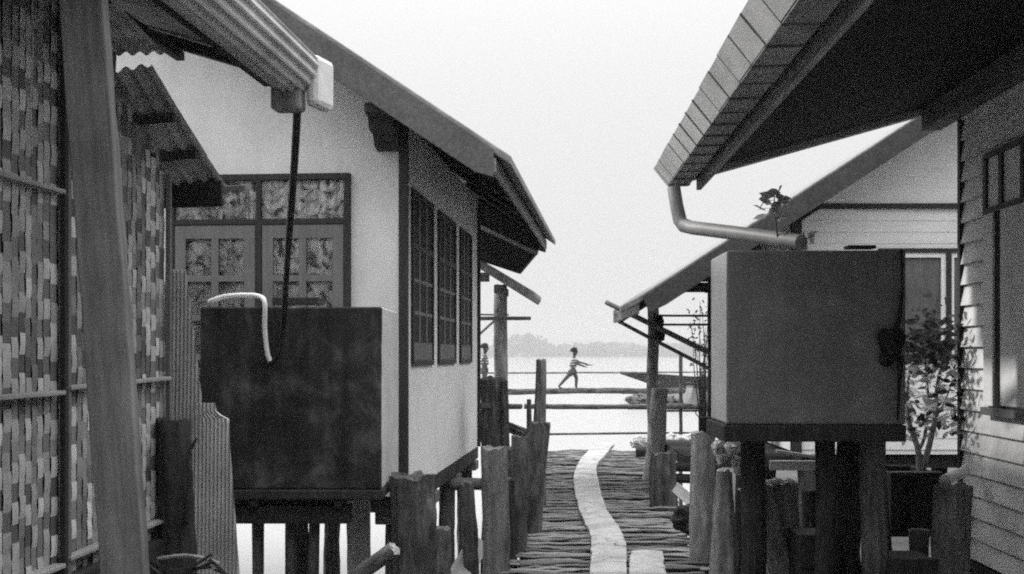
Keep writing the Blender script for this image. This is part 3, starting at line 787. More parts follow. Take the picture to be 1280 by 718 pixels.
r = MB(); r.prism([(XI-.16, zrr(XI-.16)+.10), (XI-.16, zrr(XI-.16)+.14), (2.75, zrr(2.75)+.14), (7.4, zrr(2.75)-4.65*pit+.14), (7.4, zrr(2.75)-4.65*pit+.1), (2.75, zrr(2.75)+.10)], 'y', -17.5, .52)
rr = r.build('roof', M['rooftop'], RH, bevel=.006)
s = MB(); 
yy = -17.4
while yy < .42:
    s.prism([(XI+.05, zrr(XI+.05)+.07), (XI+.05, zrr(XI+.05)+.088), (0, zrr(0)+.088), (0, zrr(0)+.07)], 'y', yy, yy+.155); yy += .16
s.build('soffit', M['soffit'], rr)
stick('barge_rafter', (XI-.02, .50, zrr(XI-.02)+.05), (.12, .50, zrr(.12)+.05), .05, .155, M['wood_pale'], rr)
stick('eave_plate', (XI+.06, -17, zrr(XI)-.0), (XI+.06, .46, zrr(XI)-.0), .035, .10, M['wood_pale'], rr)
stick('wall_plate', (-.08, -5.2, zrr(0)-.05), (-.08, .47, zrr(0)-.05), .14, .16, M['wood'], rr)
# box gutter along the eave, made of short sheets
xo, zo = XI-.165, 2.745
g = MB(); gu = MB(); se = MB(); yy = -17.4; L = .33
while yy < .5:
    j = rnd.uniform(-.004, .004)
    g.prism([(xo+j, zo), (xo-.10+j, zo+.125), (xo-.094+j, zo+.13), (xo+.008+j, zo+.004)], 'y', yy+.007, min(yy+L-.007, .51))
    gu.prism([(xo+.002, zo-.006+j), (xo+.155, zo-.002+j), (xo+.155, zo+.004+j), (xo+.002, zo+j)], 'y', yy+.006, min(yy+L-.006, .505))
    se.prism([(xo+.006, zo-.009), (xo-.1025, zo+.125), (xo-.096, zo+.129), (xo+.012, zo+.002)], 'y', yy-.012, yy+.012)
    se.prism([(xo-.002, zo-.014), (xo+.158, zo-.008), (xo+.158, zo-.001), (xo, zo-.003)], 'y', yy-.009, yy+.009)
    yy += L
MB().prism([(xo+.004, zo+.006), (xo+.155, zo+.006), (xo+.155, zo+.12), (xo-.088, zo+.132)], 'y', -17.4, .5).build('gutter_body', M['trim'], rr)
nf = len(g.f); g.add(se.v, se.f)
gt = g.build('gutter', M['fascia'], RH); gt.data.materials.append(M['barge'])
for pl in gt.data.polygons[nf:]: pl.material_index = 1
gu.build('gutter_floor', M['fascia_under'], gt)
# side window: transom above, open shutter below
fw = MB(); xo_ = -.052
fw.box(xo_, -.03, -5, -.50, 2.40, 2.44)
for yy in (-.53, -.80, -1.15, -1.9): fw.box(xo_, -.03, yy-.03, yy+.03, 2.44, 2.76)
fw.box(xo_, -.03, -1.95, -.50, 2.76, 2.80)
ww = fw.build('window', M['trim'], RH, bevel=.003)
MB().box(-.036, -.032, -1.9, -.55, 2.44, 2.76).build('glass', M['siding_white'], ww)
MB().box(-.060, -.03, -.70, -.535, 1.17, 2.40).build('jamb', M['siding_white'], ww, bevel=.004)
MB().box(-.045, -.03, -.84, -.70, 1.16, 2.40).build('opening', M['screen'], ww)
MB().box(-.065, -.03, -1.9, -.84, 1.18, 2.40).build('shutter', M['siding'], ww, bevel=.004)
MB().box(-.075, -.03, -2.0, -.52, 1.11, 1.16).build('sill', M['wood_mid'], ww, bevel=.004)

dpts = [P(842, 234, 8.62), P(846, 258, 8.6), P(850, 276, 8.59), P(855, 282, 8.56), P(866, 285, 8.47), P(930, 293, 8.0), P(1002, 303, 7.45)]
dp = MB().tube(dpts, [.048, .048, .050, .052, .049, .048, .048], 18).build('downpipe', M['pipe'], None, smooth=True, bevel=.003)
tag(dp, 'elbowed gray downpipe running from the right gutter to the gray tank', 'pipe')

# ------------------------------------------------------------------ gray tank on the right with its stand
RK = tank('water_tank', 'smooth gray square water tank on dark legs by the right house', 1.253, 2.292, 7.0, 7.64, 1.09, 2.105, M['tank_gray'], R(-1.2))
lid = stick('lid_board', P(1058, 309.5, 7.2), P(1092, 309.5, 7.2), .02, .12, M['wood_dark']); tag(lid, 'small dark board on top of the gray tank', 'board')
S2 = thing('tank_stand', 'heavy dark stand of slab and posts under the gray tank', 'stand', (1.75, 7.4, -.5))
def t_(p): return Vector(p)-Vector(S2.location)
MB().box(-.515, .545, -.42, .24, .99+.5, 1.087+.5).build('top_slab', M['wood_dark'], S2, bevel=.008)
for px, wd, Yd in ((941, 30, 7.52), (1031, 24, 7.2), (1062, 34, 7.52), (1093, 32, 7.15)):
    pp = P(px, 600, Yd); pole('leg', t_((pp.x, Yd, -.5)), t_((pp.x, Yd, .985)), wd/2*Yd/F, wd/2*Yd/F, M['char'] if px != 1093 else M['bark'], S2, 12, .07)
rg = MB()
for k in range(9):                                     # a frayed knot of rag
    c = P(1113+rnd.uniform(-10, 12), 434+rnd.uniform(-16, 18), 6.94+rnd.uniform(-.02, .02)); s = rnd.uniform(.03, .06)
    ring = []
    for i in range(5):
        ph = math.pi*i/4; ring.append([c+Vector((s*math.sin(ph)*math.cos(a)*(1+.4*mnoise.noise(Vector((a, i, k)))), .35*s*math.sin(ph)*math.sin(a), s*1.1*math.cos(ph)*(1+.3*mnoise.noise(Vector((a, k, 3)))))) for a in [6.283*q/9 for q in range(9)]])
    rg.loft(ring)
rg.tube([P(1127, 312, 6.96), P(1128, 360, 6.95), P(1124, 400, 6.95), P(1114, 425, 6.94)], [.006, .008, .014, .02], 8)
rg.tube([P(1126, 445, 6.95), P(1124, 480, 6.95), P(1122, 525, 6.95)], [.02, .010, .007], 8)
tag(rg.build('rag', M['cloth_dark'], None, smooth=True), 'black knotted rag hanging on the right edge of the gray tank', 'rag')

# plant with pale leaves sprouting at the pipe
def leaf(m, c, d, L, W, up=None):
    d = Vector(d).normalized(); s = d.cross(Vector((rnd.gauss(0, 1), rnd.gauss(0, 1), rnd.gauss(0, .7)))).normalized(); nn = s.cross(d)
    m.add([c, c+d*L*.3+s*W*.45-nn*W*.06, c+d*L*.65+s*W*.42-nn*W*.1, c+d*L-nn*W*.3, c+d*L*.65-s*W*.42-nn*W*.1, c+d*L*.3-s*W*.45-nn*W*.06, c+d*L*.5-nn*W*.16],
          [(0, 1, 6), (1, 2, 6), (2, 3, 6), (3, 4, 6), (4, 5, 6), (5, 0, 6)])
pp = thing('sprouting_plant', 'small leafy plant sprouting beside the downpipe above the gray tank', 'plant', (P(975, 312, 7.6).x, 7.6, 2.09))
b0 = Vector(pp.location); tip = P(968, 262, 7.6)-b0
rod('stem', [Vector((0, 0, -.14)), Vector((.0, 0, .05)), (tip*.6), tip, tip+Vector((.0, 0, .09))], [.008, .007, .006, .005, .003], M['wood'], pp, 8)
m = MB()
for k in range(34):
    c = tip+Vector((rnd.uniform(-.05, .05), rnd.uniform(-.05, .05), rnd.uniform(-.06, .12))); leaf(m, c, (rnd.gauss(0, 1), rnd.gauss(0, 1), rnd.uniform(-.4, .6)), rnd.uniform(.07, .12), rnd.uniform(.04, .06))
for k in range(34):
    c = P(rnd.uniform(990, 1012), rnd.uniform(293, 312), 7.6)-b0; leaf(m, c, (rnd.gauss(0, 1), rnd.gauss(0, 1), rnd.uniform(-.2, .8)), rnd.uniform(.05, .09), .04)
m.build('leaves', M['leafpale'], pp)

# planter with shrub between tank and right house
PX = P(1142, 590, 8.1)
pt = thing('planter_box', 'black planter box between the gray tank and right house', 'planter', (PX.x, 8.1, .30))
MB().box(-.16, .17, -.02, .02, 0, .40).build('front_panel', M['wood_dark'], pt, bevel=.004)
bk = MB().box(-.16, -.13, .02, .5, 0, .40); bk.box(.14, .17, .02, .5, 0, .40); bk.box(-.16, .17, .5, .53, 0, .40); bk.box(-.16, .17, -.02, .53, -.03, -.001)
bk.build('side_panel', M['wood_dark'], pt)
stick('rim', (-.17, -.03, .405), (.18, -.03, .405), .012, .05, M['wood'], pt)
MB().box(-.13, .14, .02, .5, .30, .34).build('soil', M['mud'], pt)
sh = thing('shrub', 'pale stemmed leafy shrub growing from the black planter box', 'shrub', (PX.x+.02, 8.35, .62))
sb = Vector(sh.location); tips = []
def stem(pts, r0):
    pts = [P(x, y, 8.3+dy)-sb for x, y, dy in pts]
    rod('stem', pts, [r0*(1-.6*i/(len(pts)-1)) for i in range(len(pts))], M['bark_light'], sh, 8)
    tips.extend(pts[1:])
stem([(1150, 592, 0), (1147, 560, 0), (1137, 530, .05), (1134, 500, .1), (1137, 460, .1)], .024)
stem([(1152, 592, 0), (1162, 555, -.05), (1168, 525, 0), (1172, 480, .1), (1182, 440, .15)], .024)
stem([(1147, 565, 0), (1156, 545, .1), (1160, 500, .2), (1156, 450, .2), (1150, 415, .2)], .014)
stem([(1168, 525, 0), (1182, 500, .1), (1192, 470, .2)], .010)
stem([(1134, 500, .1), (1128, 480, .1), (1124, 455, .2)], .009)
m = MB()
for k in range(420):
    if rnd.random() < .72:
        c = P(min(1200, max(1124, rnd.gauss(1162, 22))), rnd.gauss(427, 20), 8.3+rnd.uniform(-.15, .4))-sb
    else:
        c = P(rnd.uniform(1130, 1202), rnd.uniform(445, 545), 8.3+rnd.uniform(-.1, .4))-sb
    leaf(m, c, (rnd.gauss(0, 1), rnd.gauss(0, 1), rnd.uniform(-.9, .5)), rnd.uniform(.06, .11), rnd.uniform(.03, .05))
m.build('leaves', M['leafdark'], sh)
m = MB()
for k in range(150):
    c = P(rnd.uniform(1132, 1202), rnd.uniform(455, 548), 8.25+rnd.uniform(-.1, .3))-sb
    leaf(m, c, (rnd.gauss(0, 1), rnd.gauss(0, 1), rnd.uniform(-.9, .5)), rnd.uniform(.06, .10), rnd.uniform(.03, .05))
m.build('pale_leaves', M['leafpale'], sh)

# ------------------------------------------------------------------ stumps and clutter on the right
post('gate_post', 'stout pale post with a flat sawn top at the right edge of the boardwalk', (878, 541), (878, 700), 29, 31, 8.75, -.1, 'bark_light', .05, topmat='cut')
post('mossy_stub', 'short mossy stub further along the right edge of the boardwalk', (832, 567), (832, 632), 29, 33, 11.9, -.06, 'bark', .10, 'stump')
post('leaning_prop', 'leaning gray prop beside the veranda post at the far right', (827, 487), (817, 592), 21, 27, 14.5, -.05, 'bark_light', .08)
post('pointed_stump', 'thick stump tapering to a pale point left of the tank legs', (907, 588), (905, 718), 20, 48, 7.85, -.4, 'bark_pale', .10, 'stump', 'cut')
post('squat_stump', 'squat broad gray stump against the corner of the right house', (1189, 607), (1188, 718), 46, 52, 7.4, -.4, 'bark_pale', .10, 'stump')
fk = thing('forked_stump', 'forked twin stump with pale crusty top under the gray tank', 'stump', (P(978, 718, 7.7).x, 7.7, -.4), group=GP)
def f_(p): return Vector(p)-Vector(fk.location)
a, b = P(951, 609, 7.7), P(978, 718, 7.7); d = (a-b)/(a.z-b.z); pole('trunk', f_(b+d*(-.4-b.z)), f_(a), .075, .082, M['bark_pale'], fk, 14, .12, topmat=M['cut'])
a, b = P(980, 604, 7.75), P(990, 718, 7.75); d = (a-b)/(a.z-b.z); pole('trunk', f_(b+d*(-.4-b.z)), f_(a), .075, .085, M['bark_pale'], fk, 14, .12, topmat=M['cut'])
def crumple(name, label, cat, pts, Y, s, mat, parent=None, sq=.7):
    """soft crumpled lumps: a creased closed skin round each point"""
    m = MB()
    for k, (px, py) in enumerate(pts):
        c = P(px, py, Y); rings = []
        if parent: c = c-Vector(parent.location)
        for i in range(15):
            ph = .02+(math.pi-.04)*i/14; ring = []
            for q in range(22):
                a = 6.2832*q/22; d = Vector((math.sin(ph)*math.cos(a), math.sin(ph)*math.sin(a), math.cos(ph)))
                n1 = mnoise.noise(d*1.3+Vector((k*5, s*40, py))); n2 = 1-2*abs(mnoise.noise(d*2.6+Vector((k*3, px, 1)))); n3 = 1-2*abs(mnoise.noise(d*6+Vector((k, 2, px))))
                r_ = s*(.95+.5*n1+.22*n2+.10*n3)
                ring.append(c+Vector((d.x*r_, d.y*r_*sq, d.z*r_*sq)))
            rings.append(ring)
        m.loft(rings)
    o = m.build(name, M[mat], parent)
    return tag(o, label, cat) if not parent else o
crumple('crust', '', '', [(932, 611), (944, 609), (957, 605), (970, 602), (985, 602)], 7.7, .040, 'cloth_pale', fk, .45)
crumple('plastic_bag', 'crumpled pale plastic bag caught above the pointed stump', 'bag', [(897, 560), (902, 572), (913, 562), (921, 578), (924, 586)], 7.75, .034, 'cloth_pale', sq=1.15)
lg = pole('pale_pipe', P(1181, 602, 7.5), P(1206, 590, 7.9), .035, .035, M['white_plastic'], None, 12, .01); tag(lg, 'short pale pipe end resting on the squat stump', 'pipe')
for nm, lb, p, q, ww_, mt in (('plank', 'pale level plank seen between the legs of the gray tank', (962, 582, 9.2), (1026, 582, 9.2), .075, 'wood_pale'),
                          ('stick', 'thin pale stick slanting just above the level plank', (970, 564, 9.1), (1022, 572, 9.1), .025, 'wood_pale'),
                          ('plank', 'dark plank low behind the forked stump', (1000, 631, 9.0), (1040, 628, 9.0), .03, 'wood')):
    tag(stick(nm, P(*p), P(*q), ww_, .03, M[mt]), lb, 'plank')
for nm, lb, x0, x1, y0, y1, Yd in (('crate', 'low dark crate on the ground between tank legs', 1002, 1048, 667, 735, 7.3), ('crate', 'dark crate at the bottom right in front of the squat stump', 1112, 1172, 697, 745, 7.05)):
    a, b = P(x0, y0, Yd), P(x1, y1, Yd); c = MB().box(a.x, b.x, Yd, Yd+.35, -.25, a.z)
    t = thing(nm, lb, 'crate', ((a.x+b.x)/2, Yd, -.25)); L_ = Vector(t.location); hh = a.z+.25; W = (b.x-a.x)/2
    q = MB(); q.box(-W, W, .02, .37, 0, hh-.02); q.build('body', M['wood_dark'], t, bevel=.004)
    q = MB()
    for z in range(3): q.box(-W-.01, W+.01, .0, .018, hh*z/3+.01, hh*(z+1)/3-.01)
    q.build('slats', M['wood_dark'], t, bevel=.003)
post('burnt_stub', 'short black stub between the forked stump and the tank legs', (1012, 612), (1014, 718), 20, 26, 8.3, -.4, 'char', .12, 'stump')
post('burnt_stub', 'tall black stub behind the pointed stump and forked stump', (934, 566), (930, 718), 22, 26, 8.9, -.4, 'char', .12, 'stump')
post('burnt_stub', 'black leaning stub just left of the black planter box', (1092, 596), (1106, 718), 24, 28, 7.75, -.4, 'char', .12, 'stump')
post('short_log', 'stubby split log on the left edge close behind the rough thick post', (634, 600), (636, 700), 16, 20, 9.0, ZW-.4, 'char', .2, 'log')
post('short_log', 'dark crooked log standing between white house stilts and thick post', (582, 604), (590, 718), 18, 24, 9.1, ZW-.4, 'bark', .2, 'log')
bt = MB(); c = P(1152, 700, 7.6); rs = [(.055, -.05), (.064, .2), (.067, .21), (.060, .205), (.05, 0)]
bt.loft([[(r_*math.cos(6.283*k/18), r_*math.sin(6.283*k/18), z) for k in range(18)] for r_, z in rs])
tag(bt.build('bucket', M['wood_mid'], None, loc=(c.x, 7.65, .17), smooth=True), 'gray bucket half hidden below the black planter box', 'bucket')
bt = thing('pail', 'small dark pail with wire handle on the stout pale post', 'pail', P(884, 541, 8.75)+Vector((0, 0, .01)))
q = MB(); q.loft([[(r_*math.cos(6.283*k/16), r_*math.sin(6.283*k/16), z) for k in range(16)] for r_, z in [(.045, 0), (.058, .1), (.061, .105), (.055, .1), (.043, .01)]]); q.build('body', M['char'], bt, smooth=True)
rod('handle', [(-.058, 0, .1), (-.085, 0, .14), (-.05, 0, .19), (.02, 0, .19), (.058, 0, .1)], .004, M['trim'], bt, 6)

# ------------------------------------------------------------------ gabled house with veranda, back right
BR = thing('veranda_house', 'back right house with white siding gable and open veranda', 'house', (3.03, 12.6, 0), -math.atan(.015))
m = MB(); z = .5; e = .12
def gz(x): return 2.03+(x+1.72)*math.tan(R(33))
while z < 2.98:
    xs = max(0, -1.72+(z+.13-2.03)/math.tan(R(33))+.05) if z > 3 else 0
    if xs < 4: m.add([(xs, -.009, z), (4.6, -.009, z), (4.6, -.004, z+e+.01), (xs, -.004, z+e+.01), (xs, -.01, z), (4.6, -.01, z)], [(0, 3, 2, 1), (0, 1, 5, 4)])
    z += e
m.build('siding', M['siding_white'], BR)
pw = MB().prism([(0, .45), (4.6, .45), (4.6, gz(2.6)-.1), (2.6, gz(2.6)-.1), (0, gz(0)-.12)], 'y', 0, 2.4)
pw.build('wall', M['siding_white'], BR)
stick('belt_board', (-.03, -.03, 3.05), (4.6, -.03, 3.05), .055, .035, M['trim'], BR)
MB().box(-.10, -.0, -.06, .04, .4, 3.0).build('corner_board', M['trim'], BR)
MB().prism([(-.02, 3.08), (.14, 3.08), (.17, gz(.17)-.25), (-.02, gz(-.02)-.25)], 'y', -.10, -.03).build('eave_block', M['wood_dark'], BR)
wf = MB(); a, b, zt, zb = .86, 2.2, 2.56, 1.50
wf.box(a-.06, b, -.07, -.024, zt, zt+.045); wf.box(a-.06, b, -.07, -.024, zb-.04, zb); wf.box(1.50, 1.555, -.07, -.024, zb, zt)
wf.box(a-.06, a, -.07, -.024, zb, zt); wf.box(b, b+.05, -.07, -.024, zb, zt)
w_ = wf.build('window', M['trim'], BR)
wi = MB()
for q0, q1 in ((a, 1.50), (1.555, b)):
    wi.box(q0+.0, q0+.03, -.055, -.03, zb, zt); wi.box(q1-.05, q1, -.055, -.03, zb, zt); wi.box(q0+.03, q1-.05, -.055, -.03, zt-.05, zt)
wi.build('sash', M['siding_white'], w_)
MB().box(a+.03, b-.05, -.032, -.026, zb, zt-.05).build('net_curtain', M['net'], w_)
r = MB(); ex = -1.78
def wav(): return rnd.uniform(-.01, .01)
r.prism([(ex, gz(ex)), (ex, gz(ex)+.07), (2.6, gz(2.6)+.07), (6.9, gz(2.6)-4.3*.6494+.07), (6.9, gz(2.6)-4.3*.6494), (2.6, gz(2.6))], 'y', -.62, 2.75)
rr2 = r.build('roof', M['rooftop'], BR, bevel=.012)
q = MB(); q.prism([(ex+.06, gz(ex)+.085), (ex+.13, gz(ex+.13)-.16), (ex+.3, gz(ex+.3)-.19), (2.6, gz(2.6)-.19), (2.6, gz(2.6)+.05)], 'y', -.655, -.622); q.build('bargeboard', M['barge_dark'], rr2, bevel=.004)
q = MB(); q.prism([(ex+.02, gz(ex)+.03), (ex+.08, gz(ex+.08)-.16), (2.6, gz(2.6)-.17), (2.6, gz(2.6)+.03)], 'y', 2.752, 2.78); q.build('bargeboard', M['wood_dark'], rr2)
stick('fascia', (ex+.02, -.6, gz(ex)-.03), (ex+.02, 2.74, gz(ex)-.03), .03, .12, M['wood'], rr2)
for yy in (-.4, .5, 1.4, 2.3): stick('rafter', (ex+.05, yy, gz(ex+.05)-.05), (2.6, yy, gz(2.6)-.05), .05, .09, M['wood_dark'], rr2)
pole('veranda_post', (P(814, 590, 14.8).x-3.03, 2.2, -.3), (P(813, 370, 14.8).x-3.03, 2.2, 2.24), .075, .068, M['bark_light'], BR, 12, .05)
pole('veranda_post', (P(886, 510, 14.9).x-3.03, 2.3, -.3), (P(886, 330, 14.9).x-3.03, 2.3, 2.6), .05, .05, M['wood_dark'], BR, 10, .03)
stick('tie_beam', (P(828, 358, 14.9).x-3.03, 2.3, 2.33), (.0, 2.3, 2.33), .12, .08, M['wood_dark'], BR)
x0 = P(838, 350, 14.9).x-3.03
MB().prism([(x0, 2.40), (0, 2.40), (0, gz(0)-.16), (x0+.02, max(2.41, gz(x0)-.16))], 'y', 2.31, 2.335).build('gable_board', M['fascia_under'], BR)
for py in (395, 406): pole('rail', (P(820, py, 14.95).x-3.03, 2.35, HC+(HZ-py)/F*14.95), (P(888, py, 14.95).x-3.03, 2.35, HC+(HZ-py)/F*14.95), .014, .014, M['wood'], BR, 8)
MB().box(-1.2, 4.6, .1, 2.5, .30, .42).build('floor', M['wood_dark'], BR)
for xx in (.1, 2.2, 4.4):
    for yy in (.2, 2.2): pole('stilt', (xx, yy, -.6), (xx, yy, .30), .10, .09, M['bark'], BR, 12, .1)
dg = 'slanting poles lashed to the veranda post'
tag(pole('slanting_pole', P(757, 378, 14.3), P(892, 443, 13.9), .030, .034, M['wood'], None, 8, .05), 'upper and longer of two poles slanting down across the veranda post', 'pole', dg)
tag(pole('slanting_pole', P(770, 400, 14.4), P(890, 463, 14.0), .022, .024, M['wood'], None, 8, .05), 'lower and thinner of two poles slanting down across the veranda post', 'pole', dg)
crumple('rope_coil', 'dark bundle of rope tied to the veranda post', 'rope', [(824, 402), (824, 412), (825, 421)], 14.65, .055, 'cloth_dark', sq=1.2)
tw = thing('bare_shrub', 'bare twiggy shrub behind the veranda rails', 'shrub', (P(877, 500, 15.6).x, 15.6, -.2))
bb_ = Vector(tw.location)
for k in range(13):
    a = P(877+rnd.uniform(-4, 6), 520, 15.6)-bb_; b = P(rnd.uniform(858, 896), rnd.uniform(372, 440), 15.6+rnd.uniform(-.3, .3))-bb_
    mid = (a+b)/2+Vector((rnd.uniform(-.08, .08), 0, .05)); rod('twig', [Vector((0, 0, 0)), a, mid, b], [.014, .010, .007, .003], M['bark'], tw, 5)
m = MB()
for k in range(120): leaf(m, P(rnd.uniform(860, 896), rnd.gauss(415, 24), 15.6+rnd.uniform(-.3, .3))-bb_, (rnd.gauss(0, 1), rnd.gauss(0, 1), rnd.gauss(0, 1)), .06, .025)
m.build('leaves', M['leafdark'], tw)

# ------------------------------------------------------------------ railing at the end of the boardwalk
RL = thing('pole_railing', 'rough pole railing across the far end of the boardwalk', 'railing', (1.4, 19.1, ZW-.4))
def r_(p): return Vector(p)-Vector(RL.location)
pole('rail', r_(P(655, 508.5, 19.1)), r_(P(905, 508.5, 19.1)), .042, .040, M['bark'], RL, 10, .12)
pole('rail', r_(P(672, 543, 19.2)), r_(P(905, 541, 19.2)), .018, .016, M['bark'], RL, 8, .12)
for px, tp in ((662, 500), (851, 444), (900, 470)):
    a = P(px, tp, 19.15); pole('upright', r_((a.x, a.y, ZW-.4)), r_(a), .034, .028, M['bark'], RL, 8, .08)
stick('ledge', r_(P(783, 510, 19.3)), r_(P(905, 510, 19.3)), .03, .40, M['wood_dark'], RL)
pole('rail', r_(P(830, 514, 19.5)), r_(P(905, 514, 19.5)), .016, .016, M['bark'], RL, 8, .08)
crumple('sack', 'lumpy gray sack on the ledge left of the veranda post', 'sack', [(793, 501), (804, 500), (812, 502)], 19.3, .11, 'wood', sq=.75)
crumple('sack', 'dark bundle on the railing ledge at the edge of the gray tank', 'sack', [(872, 500), (884, 492), (888, 502)], 19.4, .17, 'cloth_dark', sq=.8)
ct = thing('box', 'pale tilted box among the bundles on the railing ledge', 'box', P(868, 508, 19.2)); 
q = MB().box(-.15, .15, -.12, .12, 0, .28).build('body', M['wood_pale'], ct, rot=(0, R(14), R(20)), bevel=.01)
MB().box(-.155, .155, -.125, .125, .28, .30).build('lid', M['wood'], ct, rot=(0, R(14), R(20)))
crumple('sack', 'gray folded bundle right of the leaning prop', 'sack', [(838, 501), (848, 503)], 19.35, .085, 'concrete', sq=.8)
for lb, pts in (('pale sack on the far deck end just left of the leaning prop', [(800, 554), (809, 556)]), ('pale sack on the far deck end right of the leaning prop', [(838, 551), (848, 552)]), ('pale sack on the far deck end next to the stout post', [(862, 551), (874, 552)])):
    crumple('pale_sack', lb, 'sack', pts, 18.6, .12, 'cloth_pale', sq=.75)
lg = pole('low_log', P(795, 566, 17.4), P(885, 562, 17.2), .07, .07, M['char'], None, 10, .1); tag(lg, 'dark log lying across the deck behind the leaning prop', 'log')
for k, (y0, x0, x1) in enumerate(((584, 842, 900), (598, 845, 905))):
    lg = pole('side_pole', P(x0, y0, 12.6), P(x1, y0+2, 12.4), .05, .05, M['char'], None, 10, .1); tag(lg, ['upper', 'lower'][k]+' dark pole running off to the right of the mossy stub', 'pole')
lg = stick('pale_plank', P(845, 610, 11.3), P(870, 632, 10.6), .10, .03, M['wood_pale']); tag(lg, 'pale plank leaning between mossy stub and stout post', 'plank')
crumple('brush_heap', 'dark heap of scraps at the foot of the stout pale post', 'scraps', [(852, 652), (858, 640), (862, 658)], 9.6, .075, 'char')

# log footbridge further out, with the two figures
BRG = thing('log_footbridge', 'log footbridge over the water that the running child crosses', 'footbridge', (1.5, 31, ZW-.4))
def b_(p): return Vector(p)-Vector(BRG.location)
ZB = HC-44/F*31
pole('walkway_log', b_((-3.2, 31, ZB-.075)), b_((6.8, 31, ZB-.02)), .078, .07, M['bark'], BRG, 12, .08)
pole('handrail', b_((-3.2, 31.5, HC-24/F*31.5)), b_((6.8, 31.5, HC-22/F*31.5)), .024, .022, M['bark_pale'], BRG, 8, .05)
for x in (-2.6, -.72, .8, 3.6, 6.2):
    z1 = HC-22/F*31 if x not in (.8,) else ZB-.1
    pole('pile', b_((x, 31.25, ZW-.4)), b_((x, 31.25, z1)), .05, .045, M['bark'], BRG, 10, .06)

def skin_mesh(name, verts, edges, radii, root, mat, parent=None, sub=2):
    me = bpy.data.meshes.new(name); me.from_pydata(verts, edges, []); o = bpy.data.objects.new(name, me); COL.objects.link(o)
    md = o.modifiers.new('skin', 'SKIN'); md.use_smooth_shade = True
    for i, sv in enumerate(me.skin_vertices[0].data):
        sv.radius = (radii[i], radii[i]); sv.use_root = (i == root)
    ss = o.modifiers.new('sub', 'SUBSURF'); ss.levels = sub; ss.render_levels = sub
    dg_ = bpy.context.evaluated_depsgraph_get(); me2 = bpy.data.meshes.new_from_object(o.evaluated_get(dg_)); me2.name = name
    bpy.data.objects.remove(o)
    o = bpy.data.objects.new(name, me2); COL.objects.link(o); me2.materials.clear(); me2.materials.append(mat)
    for p in me2.polygons: p.use_smooth = True
    if parent: o.parent = parent
    return o

def person(label, loc, scale, legs, arms, lean, cat='person'):
    """facing +x; legs: [(knee, ankle)], arms: [(elbow, wrist)]; heights for a body of 1.1"""
    t = thing('person', label, cat, loc); V, E, RD = [], [], []
    def av(p, r, par=None):
        V.append(tuple(Vector(p)*scale)); RD.append(r*scale)
        if par is not None: E.append((par, len(V)-1))
        return len(V)-1
    pel = av((0, 0, .53), .068)
    wst = av((lean*.4, 0, .63), .058, pel); che = av((lean, 0, .75), .072, wst); nk = av((lean*1.3, 0, .86), .030, che)
    jaw = av((lean*1.45+.012, 0, .905), .060, nk); hd = av((lean*1.5, 0, .985), .086, jaw); top = av((lean*1.5-.005, 0, 1.06), .055, hd)
    av((lean*1.5+.098, 0, .955), .010, hd)
    for s in (1, -1): av((lean*1.5-.005, s*.082, .96), .012, hd)
    for s, (kn, an) in zip((1, -1), legs):
        h = av((0, s*.05, .49), .072, pel); k = av((kn[0], s*.055, kn[1]), .052, h); a = av((an[0], s*.055, an[1]), .034, k)
        av((an[0]+.04, s*.058, an[1]-.028), .020, a); av((an[0]+.095, s*.06, an[1]-.032), .014, len(V)-1)
    for s, (el, wr) in zip((1, -1), arms):
        sh_ = av((lean*1.05, s*.095, .79), .040, che); e_ = av((el[0], s*.125, el[1]), .031, sh_); w_ = av((wr[0], s*.10, wr[1]), .023, e_)
        d = (Vector((wr[0]-el[0], 0, wr[1]-el[1]))).normalized()
        pm = av(Vector((wr[0], s*.095, wr[1]))+d*.035, .017, w_)
        for q in range(4):
            f1 = Vector((wr[0], s*.095+(q-1.5)*.013, wr[1]))+d*.075; a1 = av(f1, .0065, pm); av(f1+d*(.022+.006*(q in (1, 2)))+Vector((0, 0, -.012)), .0055, a1)
        av(Vector((wr[0], s*.095-s*.03, wr[1]+.006))+d*.05, .0065, pm)
    skin_mesh('body', V, E, RD, pel, M['skin'], t)
    X = lambda L: [tuple(Vector(p)*scale) for p in L]
    skin_mesh('shirt', X([(0, 0, .56), (lean*.4, 0, .64), (lean, 0, .76), (lean*1.15, 0, .82), (lean*1.05, .10, .79), (lean*1.05, -.10, .79), (arms[0][0][0]*.6+lean*.4, .12, arms[0][0][1]*.6+.79*.4), (arms[1][0][0]*.6+lean*.4, -.12, arms[1][0][1]*.6+.79*.4)]),
              [(0, 1), (1, 2), (2, 3), (2, 4), (2, 5), (4, 6), (5, 7)], [.112*scale, .112*scale, .120*scale, .05*scale, .046*scale, .046*scale, .036*scale, .036*scale], 0, M['stripes'], t)
    skin_mesh('shorts', X([(0, 0, .56), (0, 0, .52), (0, .05, .49), (0, -.05, .49), (legs[0][0][0]*.75, .055, .49+(legs[0][0][1]-.49)*.75), (legs[1][0][0]*.75, -.055, .49+(legs[1][0][1]-.49)*.75)]),
              [(0, 1), (1, 2), (1, 3), (2, 4), (3, 5)], [.112*scale, .112*scale, .092*scale, .092*scale, .076*scale, .076*scale], 0, M['shorts'], t)
    hb = MB(); c = Vector((lean*1.5-.008, 0, .998))*scale; ring = []
    for i in range(7):
        ph = R(105)*i/6; rr_ = .097*scale
        ring.append([c+Vector((math.sin(ph)*math.cos(a)*rr_-(.012*scale if ph > 1 else 0), math.sin(ph)*math.sin(a)*rr_, math.cos(ph)*rr_)) for a in [6.283*q/16 for q in range(16)]])
    hb.loft(ring, cap=False); hb.build('hair', M['hair'], t, smooth=True)
    return t
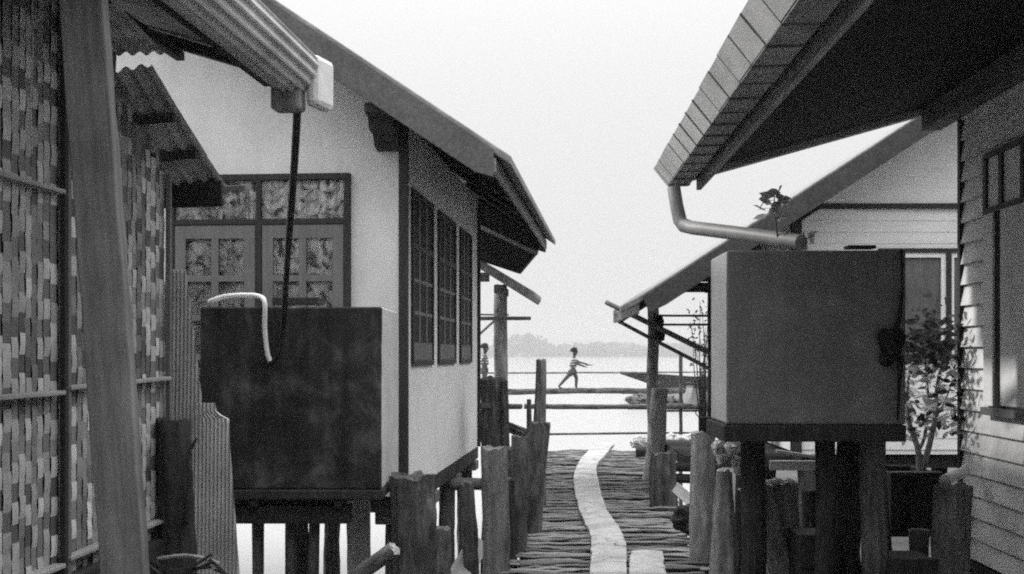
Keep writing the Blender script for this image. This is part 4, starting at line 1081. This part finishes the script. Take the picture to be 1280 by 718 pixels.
pc = person('child in a striped shirt running along the footbridge, arms out in front', (P(716, 487, 31).x, 31, ZB+.0), 1.0,
       [((.10, .30), (.085, .055)), ((-.17, .30), (-.37, .075))], [((.17, .70), (.33, .665)), ((.13, .65), (.28, .60))], .03)
dish = MB(); dish.loft([[(r_0*math.cos(6.283*k/20), r_0*math.sin(6.283*k/20), z) for k in range(20)] for r_0, z in [(.05, 0), (.12, .022), (.122, .026), (.05, .006)]])
tag(dish.build('dish', M['wood'], None, loc=(pc.location.x+.42, 31, ZB+.615), smooth=True), 'small flat dish held out by the running child', 'dish')
person('person standing still behind the porch post by the white house', (P(605.5, 487, 31).x, 31, ZB-.02), 1.12,
       [((.02, .28), (.0, .04)), ((.0, .28), (-.01, .04))], [((.0, .64), (.04, .52)), ((.0, .64), (.05, .53))], .01)

# long boat out on the water
BT = thing('long_boat', 'long dark boat with a raised pointed bow lying off the footbridge', 'boat', (P(775, 487, 92).x, 92, ZW))
rings = []
for i in range(25):
    t = i/24; x = 11.5*t
    sheer = 1.50-.42*min(1, t*2.0)
    wd = .95*math.sin(math.pi*min(1, .04+t*.9)**.8) if t < 1 else .1
    keel = max(-.05, 1.30-t*4.0-max(0,t-.2)*1.5)
    rings.append([(x, 0, keel), (x, wd*.55, keel+(sheer-keel)*.25), (x, wd, sheer), (x, wd*.88, sheer), (x, wd*.45, keel+(sheer-keel)*.35+.05), (x, -wd*.45, keel+(sheer-keel)*.35+.05), (x, -wd*.88, sheer), (x, -wd, sheer), (x, -wd*.55, keel+(sheer-keel)*.25)])
MB().loft(rings).build('hull', M['boat'], BT)
for x in (2.6, 5, 7.5): MB().box(x, x+.3, -.8, .8, .62, .68).build('thwart', M['wood'], BT)

# thin cable strung between the houses
cb = [P(640, 205, 14)+(P(1010, 255, 13)-P(640, 205, 14))*t/12+Vector((0, 0, -.55*(1-(t/6-1)**2))) for t in range(13)]

SC.render.engine = 'CYCLES'
SC.cycles.use_denoising = False
SC.cycles.filter_width = 2.0
SC.cycles.max_bounces = 8; SC.cycles.volume_bounces = 1; SC.cycles.transparent_max_bounces = 8
vs = SC.view_settings; vs.view_transform = 'Standard'; vs.look = 'None'; vs.gamma = 1; vs.exposure = 0.68; vs.use_curve_mapping = False
